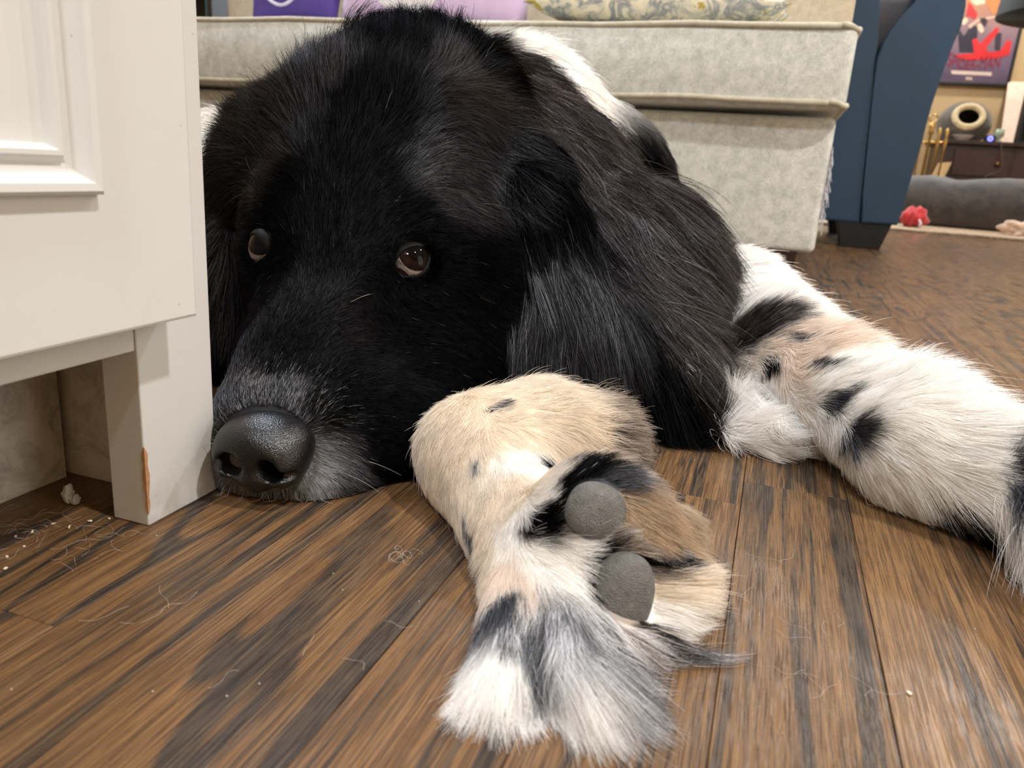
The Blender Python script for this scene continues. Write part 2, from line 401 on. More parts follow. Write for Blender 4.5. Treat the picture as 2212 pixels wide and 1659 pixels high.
# pillows on the sofa
def pillow(name, c, size, rot, mat, label, thick=0.07, group=None):
    n = 24; v, f = [], []
    for s in (1, -1):
        for i in range(n+1):
            for j in range(n+1):
                a, b = 2*i/n-1, 2*j/n-1
                e = max(0, (1-abs(a)**2.6)*(1-abs(b)**2.6))**0.5
                pin = 1-0.06*(1-abs(a)**2)*(abs(b)**4)-0.0; pin2 = 1-0.06*(1-abs(b)**2)*(abs(a)**4)
                v.append((a*size[0]/2*pin2, s*thick*e, b*size[1]/2*pin))
    m = (n+1)**2
    for s in range(2):
        for i in range(n):
            for j in range(n):
                q = [s*m+i*(n+1)+j, s*m+(i+1)*(n+1)+j, s*m+(i+1)*(n+1)+j+1, s*m+i*(n+1)+j+1]; f.append(q if s else q[::-1])
    me = bpy.data.meshes.new(name); me.from_pydata(v, [], f); me.update()
    o = link(name, me, mat, None, True); o.location = c; o.rotation_euler = rot
    tag(o, label, 'pillow', group)
    bm = bmesh.new(); bm.from_mesh(me); bmesh.ops.remove_doubles(bm, verts=bm.verts, dist=1e-5); bm.to_mesh(me); bm.free()
    return o
M['purple'] = plain('purple_cotton', (82, 62, 138), .85, var=.08)
M['yellow'] = plain('yellow_print', (226, 214, 60), .8)
M['pink'] = plain('lilac_plush', (212, 184, 214), .95, var=.06, sheen=.5)
M['pinkw'] = plain('white_plush', (228, 222, 224), .95, var=.05, sheen=.5)
pp = pillow('pillow', (-1.185, 1.80, 0.655), (0.235, 0.40), (-0.22, 0.0, 0.05), M['purple'], 'purple pillow with a yellow print beside the lilac pillow', 0.06)
def decal_curve(name, pts2, rad, mat, parent, y):
    v, f = tube_vf([(a, y(a, b) if callable(y) else y, b) for a, b in pts2], rad, 8)
    me = bpy.data.meshes.new(name); me.from_pydata(v, [], f); me.update(); o = link(name, me, mat, None, True); o.parent = parent; return o
def pil_y(sz, th):
    def fy(a, b):
        a, b = 2*a/sz[0], 2*b/sz[1]; return -th*max(0, (1-abs(a)**2.6)*(1-abs(b)**2.6))**0.5
    return fy
fy = pil_y((0.235, 0.40), 0.06)
star = []
for k in range(11):
    a = PI/2+k*PI/5; r = 0.075 if k % 2 == 0 else 0.036
    star.append((0.01+r*math.cos(a), -0.095+r*math.sin(a)))
bmv = [(x, fy(x, z)-0.0015, z) for x, z in star[:-1]] + [(0.01, fy(.01, -.095)-0.0025, -0.095)]
me = bpy.data.meshes.new('print'); me.from_pydata(bmv, [], [(i, (i+1) % 10, 10) for i in range(10)]); me.update()
o = link('print', me, M['yellow']); o.parent = pp
o = decal_curve('print', [(-.09+.012*k, -.10-.05*math.sin(k/12*PI)-.02) for k in range(14)], 0.004, plain('print_white', (206, 200, 214), .8), pp, fy); o['label'] = 'white curved printed line'
lp = pillow('pillow', (-0.815, 1.80, 0.655), (0.48, 0.40), (-0.2, 0.04, -0.03), M['pink'], 'lilac plush pillow with a white middle behind the head of the dog', 0.085)
fy2 = pil_y((0.48, 0.40), 0.085)
vv, ff = [(-0.04, fy2(-.04, -.08)-0.002, -0.08)], []
for r in (0.5, 1.0):
    for k in range(28):
        a = 2*PI*k/28; x = -0.04+0.115*r*math.cos(a); z = -0.09+0.10*r*math.sin(a); vv.append((x, fy2(x, z)-0.002, z))
for k in range(28):
    ff.append((0, 1+k, 1+(k+1) % 28)); ff.append((1+k, 29+k, 29+(k+1) % 28, 1+(k+1) % 28))
me = bpy.data.meshes.new('patch'); me.from_pydata(vv, [], ff); me.update(); o = link('patch', me, M['pinkw'], None, True); o.parent = lp; o['label'] = 'white plush middle'
def floral():
    t = NT('floral_cloth'); v = t.coord(scale=(1, 1, 1))
    f = t.noise(v, 26, 5, .65, 1.2); g = t.noise(v, 17, 3, .6, 1.5)
    c = t.ramp(f, [(.40, s2l((226, 216, 188))), (.47, s2l((214, 206, 186))), (.54, s2l((168, 168, 158))), (.60, s2l((128, 134, 138))), (.68, s2l((222, 212, 188)))])
    c = t.mix(t.ramp(g, [(.60, 0.0), (.64, 1.0)]), c, s2l((176, 158, 70)))
    t.base(c); t.rough(.9); return t.m
M['floral'] = floral()
M['bluecloth'] = plain('blue_cloth', (44, 74, 128), .85)
fpil = pillow('pillow', (-0.280, 1.70, 0.486), (0.50, 0.30), (PI/2+0.10, 0, 0.01), M['floral'], 'flat floral pillow in cream and grey lying on the sofa seat edge', 0.042)
fb = pillow('blanket', (-0.40, 1.78, 0.572), (0.26, 0.22), (PI/2+0.15, 0.02, 0.02), M['bluecloth'], 'folded blue cloth lying on the floral pillow', 0.028)
fb['category'] = 'blanket'

# dark bookcase behind the sofa end
BK = empty('bookcase', (-2.35, 2.75, 0)); tag(BK, 'dark wooden bookcase edge seen between the cabinet and the sofa back', 'bookcase')
xk = PL(457, 15, 1, 2.7)[0]; xk0 = PL(429, 15, 1, 2.7)[0]
box('side_panel', (xk-0.022, 2.7, 0), (xk, 2.98, 1.7), M['black'], BK, .002)
box('side_panel', (xk-0.80, 2.7, 0), (xk-0.778, 2.98, 1.7), M['black'], BK, .002)
for z in (0.06, 0.42, 0.80, 1.2, 1.66): box('shelf', (xk-0.778, 2.705, z), (xk-0.022, 2.975, z+0.02), M['black'], BK, .001)
box('back_board', (xk-0.80, 2.981, 0), (xk, 2.99, 1.7), M['black'], BK)
bk = empty('book', (xk-0.05, 2.8, 0.82))
tag(bk, 'teal-spined book at the end of the dark bookcase shelf', 'book')
box('cover', (xk-0.042, 2.715, 0.8205), (xk-0.023, 2.90, 1.10), plain('teal_cover', (52, 92, 98), .5), bk, .001)
box('page_block', (xk-0.039, 2.718, 0.8235), (xk-0.026, 2.902, 1.097), plain('paper', (225, 215, 195), .9), bk)
bk2 = bk.copy(); COL.objects.link(bk2); bk2.location.z -= 0.38; bk2['label'] = 'teal-spined book on the shelf below its twin in the dark bookcase'
for ch in list(bk.children):
    c = ch.copy(); COL.objects.link(c); c.parent = bk2; c.matrix_parent_inverse = ch.matrix_parent_inverse

# ------------------------------------------------------------------ blue armchair
AC = empty('armchair', (0.2, 2.9, 0)); tag(AC, 'navy blue leather armchair with flared arm and black tapered foot', 'armchair')
YA = 2.474
def pa(px, py, y=YA):
    p = PL(px, py, 1, y); return (p[0], p[2])
top = 0.69
outer = [pa(1940, 487), pa(1961, 410), pa(1985, 330), pa(2012, 230), pa(2035, 160), pa(2058, 100), pa(2078, 55), pa(2088, 10), (0.383, 0.664), (0.373, 0.69), (0.352, 0.708), (0.32, 0.712)]
inner = [(0.285, 0.700), pa(1975, 6), pa(1945, 38), pa(1920, 72), pa(1906, 92), pa(1892, 130), pa(1886, 200), pa(1880, 260), pa(1872, 340), pa(1864, 420), pa(1859, 482)]
prism('arm', outer+inner, YA, 3.35, 1, M['blue'], AC, 0.006, False)
prism('front_panel', [pa(1857, 482), pa(1862, 410), pa(1869, 340), pa(1878, 260), pa(1884, 200), pa(1890, 130), pa(1897, 92), pa(1903, -30), (-0.40, 0.69), (-0.42, 0.072)], YA+0.006, YA+0.06, 1, M['blue'], AC, 0.006)
mir = lambda pts: [(-0.20-x, z) for x, z in pts]
prism('arm', [(x-0.52, z) for x, z in mir(outer+inner)], YA+.002, 3.35, 1, M['blue'], AC, 0.006)
soft_box('seat_cushion', (-0.36, YA+0.075, 0.42), (0.30, 3.2, 0.735), 0.05, M['blue_dark'], AC, 0.02)
soft_box('back', (-0.40, 3.05, 0.30), (0.26, 3.38, 1.02), 0.06, M['blue'], AC, 0.02)
box('seat_base', (-0.42, YA+0.065, 0.076), (0.18, 3.33, 0.41), M['blue'], AC, .01)
def foot(cx, cy, w=0.125, sh=0):
    b = bmesh.new(); add_box(b, (cx-w/2, cy, 0), (cx+w/2, cy+0.10, 0.0745))
    for v in b.verts:
        if v.co.z < 0.01: v.co.x = cx+sh+(v.co.x-cx)*0.74; v.co.y = cy+0.05+(v.co.y-cy-0.05)*0.8
    bmesh.ops.bevel(b, geom=b.edges[:], offset=.002, segments=1, affect='EDGES')
    bm_obj('foot', b, M['black'], AC)
f0, f1 = pa(1808, 485), pa(1927, 490)
foot((f0[0]+f1[0])/2, YA+0.008, f1[0]-f0[0])
foot(-0.72, YA+0.02); foot((f0[0]+f1[0])/2, 3.2); foot(-0.72, 3.2)

# ------------------------------------------------------------------ rug, dog bed, toys
M['rug'] = fabric('rug_wool', (128, 106, 84), (196, 172, 142), 120, 0.8)
rg = pydata('rug', *(lambda n: ([(0.1+2.5*i/n, 3.76+0.035*math.sin(i*.9)*.3+(0.09*(i/n)), z) for z in (0.0, 0.011) for i in range(n+1)] + [(0.1+2.5*i/n, 5.14, z) for z in (0.0, 0.011) for i in range(n+1)],
     [(i, i+1, i+n+2, i+n+1) for i in range(n)] + [(n+1+i, n+2+i, 3*(n+1)+i+1, 3*(n+1)+i) for i in range(n)] + [(2*(n+1)+i, 3*(n+1)+i, 3*(n+1)+i+1, 2*(n+1)+i+1) for i in range(n)] + [(0, n+1, 3*(n+1), 2*(n+1)), (n, 2*n+2+n, 4*n+3, 2*n+1)]))(60), M['rug'])
tag(rg, 'tan wool rug with a thin dark fringe beyond the armchair', 'rug')
tv, tf = [], []
for k in range(260):
    x = 0.11+2.48*k/260; yb = 3.757+0.09*(k/260)
    v, f = tube_vf([(x, yb+.006, .006), (x+random.uniform(-.004, .004), yb-.008, .004), (x+random.uniform(-.009, .009), yb-random.uniform(.02, .032), .0022)], .0018, 4)
    n0 = len(tv); tv += v; tf += [tuple(i+n0 for i in q) for q in f]
o = pydata('fringe', tv, tf, plain('fringe_dark', (74, 58, 46), .95), rg); o['kind'] = 'stuff'
def plush(name, rgb, rgb2, sc=60):
    t = NT(name); v = t.coord(); t.base(t.ramp(t.noise(v, sc, 5, .7, .6), [(.35, s2l(rgb)), (.65, s2l(rgb2))])); t.rough(.95); t.b.inputs['Sheen Weight'].default_value = .5
    t.bump(t.noise(v, 180, 4, .7), .7, .004); return t.m
# bolster dog bed
BD = empty('dog_bed', (1.22, 4.72, 0.0115)); tag(BD, 'dark grey plush dog bed with bolster rim lying on the tan rug', 'dog bed')
bp = []; br = []
for k in range(49):
    a = 2*PI*k/48; q = 0.62
    x = 1.22+0.68*np.sign(math.cos(a))*abs(math.cos(a))**q; y = 4.72+0.30*np.sign(math.sin(a))*abs(math.sin(a))**q
    r = 0.112+0.010*math.sin(3*a+1)+0.008*math.sin(7*a)
    bp.append((x, y, 0.0118+r*1.01)); br.append(r)
tube('bolster', bp, br, plush('grey_plush', (44, 41, 41), (78, 72, 68), 14), BD, 20)
soft_box('mattress', (0.62, 4.50, 0.026), (1.82, 4.94, 0.10), 0.03, plush('grey_plush_pad', (70, 66, 64), (110, 102, 96), 14), BD, 0.01, 6)
def lumpy(name, c, r, mat, label, cat, amp=.25, fr=9, seed=1, sq=(1, 1, 1)):
    bm = bmesh.new(); bmesh.ops.create_icosphere(bm, subdivisions=4, radius=1)
    rs = np.random.default_rng(seed); K = rs.normal(size=(8, 3))*fr*.35; ph = rs.uniform(0, 6, 8)
    for v in bm.verts:
        p = np.array(v.co); d = 1+amp*np.mean([math.sin(K[i]@p+ph[i]) for i in range(8)])*2
        v.co = Vector((c[0]+p[0]*d*r*sq[0], c[1]+p[1]*d*r*sq[1], max(c[2]+p[2]*d*r*sq[2], 0.0118 if cat != 'lint' else 0)))
    o = bm_obj(name, bm, mat, None, True); return tag(o, label, cat)
tp = PL(1972, 466, 1, 4.05)
toy = lumpy('plush_toy', (tp[0], 4.05, 0.052), 0.052, plush('red_plush', (158, 28, 36), (214, 52, 56), 40), 'red plush toy lying on the rug beside the blue armchair', 'toy', .3, 12, 3, (1.15, .8, .9))
v, f = tube_vf([(tp[0]+.022, 4.004, .05), (tp[0]+.030, 3.996, .035), (tp[0]+.026, 3.992, .014)], [.004, .006, .005], 8)
o = pydata('tag', v, f, plain('tag_white', (220, 200, 205), .8), toy, True); o['label'] = 'pale ribbon tag'
tw = PL(2205, 488, 1, 4.05)
cl = lumpy('towel', (tw[0]+.05, 4.08, 0.03), 0.085, fabric('towel_cloth', (176, 150, 130), (226, 202, 182), 60, .8), 'crumpled pale beige towel on the rug at the right edge', 'towel', .45, 14, 5, (1.3, .7, .55))

# ------------------------------------------------------------------ console table and what stands on it
TB = empty('console_table', (1.3, 5.6, 0)); tag(TB, 'dark brown wooden console table with drawer front against the tan wall', 'table')
tz = 0.490; YT = 5.5
tx0 = PL(2032, 312, 1, YT)[0]
box('table_top', (tx0-.02, YT-.03, tz-.025), (2.25, 5.95, tz), M['dark_wood'], TB, .004)
box('apron', (tx0+.01, YT, 0.26), (2.22, 5.93, tz-.0255), M['dark_wood'], TB, .002)
for k, (a, b) in enumerate(((tx0+.085, tx0+.56), (tx0+.60, tx0+1.2))):
    d = box('drawer', (a, YT-.012, 0.285), (b, YT-.0003, tz-.05), plain('drawer_wood', (66, 40, 29), .4, var=.3, vscale=14), TB, .004)
    kk = lathe('knob', [(.006, 0), (.006, .012), (.013, .02), (.012, .028), (.004, .031)], (0, 0, 0), plain('brass_dark', (120, 92, 52), .35, .9), d, 16)
    kk.rotation_euler = (PI/2, 0, 0); kk.location = ((a+b)/2, YT-.012, .36)
for lx, ly in ((tx0+.035, YT+.03), (2.19, YT+.03), (tx0+.035, 5.9), (2.19, 5.9)):
    box('leg', (lx-.034, ly-.03, 0), (lx+.034, ly+.03, 0.2605), M['dark_wood'], TB, .003)
box('stretcher', (tx0+.07, 5.86, .05), (2.155, 5.89, .12), M['dark_wood'], TB, .002)
# cat cave: dome with ring opening
cc = PL(2083, 275, 1, 5.72); ccx = cc[0]
CV = empty('cat_cave', (ccx, 5.755, tz)); tag(CV, 'grey felt cat cave with cream ring opening on the console table', 'cat bed')
def dome():
    bm = bmesh.new(); bmesh.ops.create_uvsphere(bm, u_segments=48, v_segments=32, radius=1)
    cen = Vector((-0.02, -0.8, 0.30)).normalized()
    bmesh.ops.delete(bm, geom=[v for v in bm.verts if v.co.normalized().angle(cen) < 0.56], context='VERTS')
    for v in bm.verts:
        z = v.co.z; v.co = Vector((ccx+v.co.x*0.145, 5.755+v.co.y*0.14, tz+0.110+max(z*0.125, -0.0975)))
    bmesh.ops.solidify(bm, geom=bm.faces[:], thickness=-0.010)
    o = bm_obj('dome', bm, plush('felt_grey', (78, 72, 64), (108, 100, 88), 25), CV, True)
    u = cen.orthogonal().normalized(); w2 = cen.cross(u); pts = []
    for k in range(41):
        a = 2*PI*k/40; d = (cen*math.cos(.56)+(u*math.cos(a)+w2*math.sin(a))*math.sin(.56)); pts.append((ccx+d.x*.145, 5.755+d.y*.14-.004, tz+.110+d.z*.125))
    tube('ring', pts, .019, plush('cream_plush', (206, 184, 140), (232, 214, 172), 60), CV, 12)
dome()
dp = PL(2082, 297, 1, 5.50)
ds = lathe('dish', [(.028, 0), (.032, .004), (.058, .028), (.060, .030), (.056, .028), (.03, .008)], (dp[0], 5.535, tz+.0003), plain('dish_white', (226, 214, 206), .3), None, 32)
tag(ds, 'small white dish in front of the cat cave opening', 'dish')
dv = PL(2140, 297, 1, 5.52)
DV = empty('charger', (dv[0], 5.53, tz)); tag(DV, 'small dark device with a glowing blue light on the console table', 'device')
box('case', (dv[0]-.028, 5.522, tz+.0003), (dv[0]+.028, 5.575, tz+.036), M['black'], DV, .006)
t = NT('blue_led'); t.base((.02, .02, .3)); t.b.inputs['Emission Color'].default_value = (.08, .08, 1, 1); t.b.inputs['Emission Strength'].default_value = 9
pts = [(dv[0]+.011*math.cos(2*PI*k/20), 5.5205, tz+.018+.011*math.sin(2*PI*k/20)) for k in range(21)]
o = tube('indicator_light', pts, .0032, t.m, DV, 8); o['label'] = 'glowing blue ring light'
gp = PL(2160, 290, 1, 5.55)
gl = lathe('candle_holder', [(.022, 0), (.024, .003), (.008, .012), (.010, .02), (.026, .04), (.024, .075), (.022, .076)], (gp[0], 5.56, tz+.0003), plain('pale_glass', (176, 190, 170), .1), None, 24)
tag(gl, 'pale green glass candle holder beside the blue light', 'candle holder')
# white board leaning against the wall with a cable
wb = [PL(2170, 297, 1, 5.75), PL(2212, 297, 1, 5.75)]
bx = wb[0][0]
v = [(bx, 5.83, tz+.0005), (bx+.36, 5.83, tz+.0005), (bx+.40, 6.17, tz+.42), (bx+.04, 6.17, tz+.42)]
v = v+[(a, b+.012, c) for a, b, c in v]
wbo = pydata('whiteboard', v, [(0, 1, 2, 3), (7, 6, 5, 4), (0, 4, 5, 1), (1, 5, 6, 2), (2, 6, 7, 3), (3, 7, 4, 0)], plain('board_white', (222, 198, 180), .5), None)
tag(wbo, 'pale white board leaning on the wall behind the candle holder', 'board')
def cable(name, pts, r, mat, label):
    P = [Vector(p) for p in pts]; out = []
    for i in range(len(P)-1):
        p0, p1, p2, p3 = P[max(i-1, 0)], P[i], P[i+1], P[min(i+2, len(P)-1)]
        for k in range(8):
            t = k/8; out.append(0.5*((2*p1)+(p2-p0)*t+(2*p0-5*p1+4*p2-p3)*t*t+(3*p1-p0-3*p2+p3)*t**3))
    out.append(P[-1]); o = tube(name, out, r, mat, None, 6); return tag(o, label, 'cable')
c0 = PL(2160, 305, 1, 5.465)[0]
cable('cable', [(c0, 5.46, tz+.003), (c0+.012, 5.455, tz-.03), (c0+.03, 5.452, tz-.10), (c0+.038, 5.452, tz-.15), (c0+.01, 5.452, tz-.18), (c0-.03, 5.454, tz-.20), (c0-.035, 5.45, tz-.25)], .0035, plain('cable_grey', (96, 78, 62), .6), 'thin grey cable hanging down the console drawer front')
cable('cable', [(bx+.07, 5.815, tz+.005), (bx+.09, 5.84, tz+.05), (bx+.11, 5.945, tz+.17), (bx+.15, 6.04, tz+.28), (bx+.20, 6.105, tz+.36)], .004, plain('cable_tan', (160, 134, 112), .6), 'tan cable draped over the white leaning board')

# brass fireplace tool set and board, left of the console
M['brass'] = plain('brass', (196, 160, 96), .3, .85, var=.15)
bt = PL(2012, 285, 1, 5.28)
FT = empty('fireplace_tools', (bt[0], 5.3, 0)); tag(FT, 'brass fireplace tool stand with hanging tools beside the console table', 'tool stand')
lathe('base', [(.085, 0), (.085, .012), (.06, .022), (.015, .03)], (bt[0], 5.3, .0005), M['brass'], FT, 28)
lathe('pole', [(.009, .02), (.009, .50), (.018, .51), (.012, .525), (.02, .545), (.014, .565), (.004, .575)], (bt[0], 5.3, 0), M['brass'], FT, 16)
pts = [(bt[0]+.022*math.cos(2*PI*k/20), 5.3, .59+.022*math.sin(2*PI*k/20)) for k in range(21)]
tube('ring_handle', pts, .005, M['brass'], FT, 8)
tube('hook_arm', [(bt[0]-.10, 5.3, .47), (bt[0]-.05, 5.3, .455), (bt[0], 5.3, .46), (bt[0]+.05, 5.3, .455), (bt[0]+.10, 5.3, .47)], .007, M['brass'], FT, 8)
for k, dx in enumerate((-.09, -.045, .045, .085)):
    x = bt[0]+dx
    v, f = tube_vf([(x, 5.285, .12), (x, 5.285, .42), (x, 5.285, .46), (x, 5.285, .49), (x, 5.285, .52), (x, 5.285, .54)], [.006, .006, .012, .007, .012, .004], 10)
    tl = pydata('poker', v, f, M['brass'], FT, True)
    if k == 0: o = box('shovel_blade', (x-.03, 5.28, .03), (x+.03, 5.287, .13), M['brass'], tl, .002)
    if k == 2:
        v, f = tube_vf([(x, 5.285, .03), (x, 5.285, .09), (x, 5.285, .125)], [.03, .024, .01], 12); o = pydata('brush', v, f, plain('bristle', (120, 96, 62), .9), tl, True)
bq = PL(2008, 392, 1, 5.0)
q0, q1, q2, q3 = PL(2000, 396, 1, 5.36), PL(2032, 396, 1, 5.36), PL(2056, 350, 1, 5.47), PL(2028, 352, 1, 5.47)
lean = [(q0[0]-.05, 5.40, .0005), (q1[0]-.05, 5.40, .0005), (q2[0], 5.462, q2[2]), (q3[0], 5.462, q3[2])]
lean = lean+[(a, b+.022, c) for a, b, c in lean]
lo = pydata('wood_board', lean, [(0, 1, 2, 3), (7, 6, 5, 4), (0, 4, 5, 1), (1, 5, 6, 2), (2, 6, 7, 3), (3, 7, 4, 0)], plain('pine', (212, 178, 122), .6, var=.12), None)
tag(lo, 'pale wooden board leaning beside the console table leg', 'board')

# framed poster: abstract art with its lettering
PO = empty('poster', (1.05, 6.19, 1.3)); tag(PO, 'framed red and violet poster hanging on the tan wall', 'poster')
pr = PL(2180, 187, 1, 6.17); PX1 = pr[0]; PZ0 = pr[2]; PW, PH = 0.64, 0.95; PX0 = PX1-PW
fw = .018
for lo_, hi_ in (((PX0, 6.165, PZ0), (PX1, 6.199, PZ0+fw)), ((PX0, 6.165, PZ0+PH-fw), (PX1, 6.199, PZ0+PH)), ((PX0, 6.165, PZ0+fw+.0002), (PX0+fw, 6.199, PZ0+PH-fw-.0002)), ((PX1-fw, 6.165, PZ0+fw+.0002), (PX1, 6.199, PZ0+PH-fw-.0002))):
    box('frame', lo_, hi_, M['black'], PO, .002)
def poster_mat():
    t = NT('poster_print'); v = t.coord()
    sx = t.n('ShaderNodeSeparateXYZ'); t.l(v, sx.inputs[0])
    mr = t.n('ShaderNodeMapRange'); mr.inputs[1].default_value = PZ0; mr.inputs[2].default_value = PZ0+.62; t.l(sx.outputs[2], mr.inputs[0])
    n = t.noise(v, 7, 4, .6, .5)
    base = t.ramp(t.math('ADD', t.math('MULTIPLY', n, .35), t.math('MULTIPLY', mr.outputs[0], .75)), [(.15, s2l((84, 70, 92))), (.35, s2l((116, 96, 118))), (.62, s2l((150, 122, 128))), (.85, s2l((206, 140, 92)))])
    t.base(base); t.rough(.35); return t.m
sh = box('print', (PX0+fw, 6.180, PZ0+fw), (PX1-fw, 6.184, PZ0+PH-fw), poster_mat(), PO)
def flat(name, poly, rgb, y=6.179, parent=sh):
    cx = sum(p[0] for p in poly)/len(poly); cz = sum(p[1] for p in poly)/len(poly)
    bm = bmesh.new(); bm.faces.new([bm.verts.new((x, y, z)) for x, z in poly]); return bm_obj(name, bm, plain(name+'_ink', rgb, .4, var=.1, vscale=12), parent)
def pq(*pp): return [(PL(px, py, 1, 6.18)[0], PL(px, py, 1, 6.18)[2]) for px, py in pp]
flat('dark_shape', pq((2068, 55), (2082, 78), (2100, 50), (2112, 60), (2110, 114), (2072, 113)), (44, 38, 52))
flat('dark_shape', pq((2150, 70), (2164, 72), (2160, 112), (2148, 108)), (58, 50, 62))
flat('red_band', pq((2066, 118), (2104, 115), (2100, 86), (2110, 82), (2117, 94), (2152, 58), (2160, 64), (2130, 104), (2136, 113), (2160, 110), (2176, 86), (2186, 90), (2180, 118), (2150, 127), (2096, 130), (2068, 124)), (220, 44, 48), 6.178)
flat('red_band', pq((2092, 4), (2100, 12), (2112, 30), (2106, 44), (2094, 36), (2086, 36)), (204, 44, 46))
flat('orange_band', pq((2128, -40), (2160, -40), (2160, 34), (2144, 30), (2132, 12)), (216, 130, 74), 6.1785)
flat('cream_band', pq((2096, -30), (2126, -30), (2128, 8), (2108, 12), (2098, 4)), (226, 206, 180), 6.1787)
flat('cream_band', pq((2078, 44), (2086, 37), (2092, 44), (2084, 54), (2076, 52)), (230, 214, 180))
flat('cream_band', pq((2090, 56), (2112, 40), (2150, 34), (2152, 38), (2114, 46), (2096, 62)), (214, 180, 160), 6.1784)
flat('cream_band', pq((2112, 52), (2120, 50), (2126, 66), (2120, 72), (2112, 64)), (232, 206, 180))
flat('dark_shape', pq((2116, 40), (2128, 38), (2134, 46), (2128, 58), (2120, 52)), (46, 36, 36), 6.1782)
flat('white_strip', pq((2054, 152), (2142, 156), (2142, 164), (2056, 160)), (222, 200, 190))
flat('white_strip', pq((2086, 166), (2100, 167), (2100, 173), (2086, 172)), (206, 186, 160))
def lettering(txt, px0, px1, pyb, h, rgb, y=6.1775, bend=0.0):
    cu = bpy.data.curves.new('title_text', 'FONT'); cu.body = txt; cu.size = 1; cu.extrude = 0
    o = bpy.data.objects.new('title_text', cu); COL.objects.link(o); bpy.context.view_layer.update()
    me = bpy.data.meshes.new_from_object(o.evaluated_get(bpy.context.evaluated_depsgraph_get())); bpy.data.objects.remove(o); bpy.data.curves.remove(cu)
    co = np.empty(len(me.vertices)*3); me.vertices.foreach_get('co', co); co = co.reshape(-1, 3)
    a, b = PL(px0, pyb, 1, y), PL(px1, pyb+5, 1, y); mn, mx = co.min(0), co.max(0)
    u = (co[:, 0]-mn[0])/(mx[0]-mn[0]); vz = (co[:, 1]-mn[1])/(mx[1]-mn[1])
    out = np.stack([a[0]+(b[0]-a[0])*u, np.full(len(u), y), a[2]+h*vz*(1+.18*np.cos(u*9))-bend*4*u*(1-u)], 1)
    me.vertices.foreach_set('co', out.ravel()); me.update()
    return link('title_text', me, plain('title_ink', rgb, .4), sh)
lettering('SPIDER-MAN', 2046, 2158, 142, .072, (146, 18, 52), bend=.02)

# black lampshade at the top right corner, its pole standing out of view
lp0, lp1 = PL(2161, 20, 1, 4.6), PL(2160, 38, 1, 4.6)
LA = empty('floor_lamp', (lp1[0]+.2, 4.6, 0)); tag(LA, 'black drum lampshade of a floor lamp in front of the poster', 'lamp')
lathe('lamp_shade', [(.36, 0), (.36, .001), (.33, .34), (.328, .34), (.357, .002)], (lp1[0]+.40, 4.90, lp1[2]+.060), plain('shade_black', (28, 24, 18), .8), LA, 40)
lathe('pole', [(.011, .02), (.011, 1.35)], (lp1[0]+.40, 4.90, 0), M['black'], LA, 12)
lathe('base', [(.13, 0), (.13, .015), (.02, .025)], (lp1[0]+.40, 4.90, .0005), M['black'], LA, 32)
# dark speaker tower at the right edge
s0 = PL(2199, 300, 1, 5.56)
SPK = empty('speaker', (s0[0]+.11, 5.56, tz)); tag(SPK, 'tall black speaker on the console table in front of the white board', 'speaker')
box('cabinet_body', (s0[0], 5.56, tz+.0005), (s0[0]+.22, 5.66, tz+.42), M['black'], SPK, .006)
box('grille', (s0[0]+.012, 5.552, tz+.02), (s0[0]+.208, 5.5595, tz+.40), plain('grille_cloth', (22, 20, 18), .95), SPK, .002)
# ------------------------------------------------------------------ the dog: one continuous body
PARTS = ['head', 'earr', 'earl', 'mane', 'body', 'legr', 'paw', 'fluff']
PRIM = []
def ell(part, px, py, d, r, k=0.03, rot=None, pos=None):
    c = AT(px, py, d) if pos is None else np.array(pos, float)
    A = RC.copy()                                     # columns: right, down, forward
    if rot is not None:                                # rotate about the view axis by degrees (clockwise in the picture)
        a = math.radians(rot); A = RC @ np.array([[math.cos(a), -math.sin(a), 0], [math.sin(a), math.cos(a), 0], [0, 0, 1]])
    PRIM.append(('e', part, c, A, np.array(r, float), k))
def cone(part, a, b, ra, rb, k=0.03): PRIM.append(('c', part, np.array(a, float), np.array(b, float), (ra, rb), k))
# head
ell('head', 818, 385, .545, (.084, .078, .085), .02)
ell('head', 620, 375, .585, (.045, .050, .06), .04)
ell('head', 890, 565, .486, (.032, .028, .024), .02)
ell('head', 725, 510, .490, (.051, .050, .05), .03)
ell('head', 960, 600, .525, (.054, .062, .055), .03)
ell('head', 648, 620, .512, (.031, .060, .05), .03)
cone('head', AT(728, 670, .466), AT(604, 895, .412), .045, .0315, .025)
ell('head', 585, 915, .398, (.024, .020, .022), .014)
ell('head', 912, 508, .480, (.020, .010, .016), .012, rot=20)
ell('head', 600, 480, .490, (.014, .012, .016), .012)
ell('head', 800, 930, .436, (.047, .036, .040), .022)
ell('head', 655, 1035, .408, (.037, .0145, .028), .014)
ell('head', 535, 1010, .415, (.019, .018, .024), .014)
ell('head', 565, 960, .401, (.024, .024, .026), .012)
ell('head', 930, 850, .49, (.046, .050, .055), .03)
# ears
ell('earr', 1130, 425, .560, (.026, .042, .022), .045, rot=20)
ell('earr', 1195, 590, .520, (.030, .070, .020), .035, rot=-8)
ell('earr', 1215, 760, .505, (.034, .040, .017), .035, rot=-4)
ell('earl', 525, 435, .60, (.018, .050, .03), .02, rot=8)
ell('earl', 498, 650, .575, (.013, .085, .025), .02, rot=2)
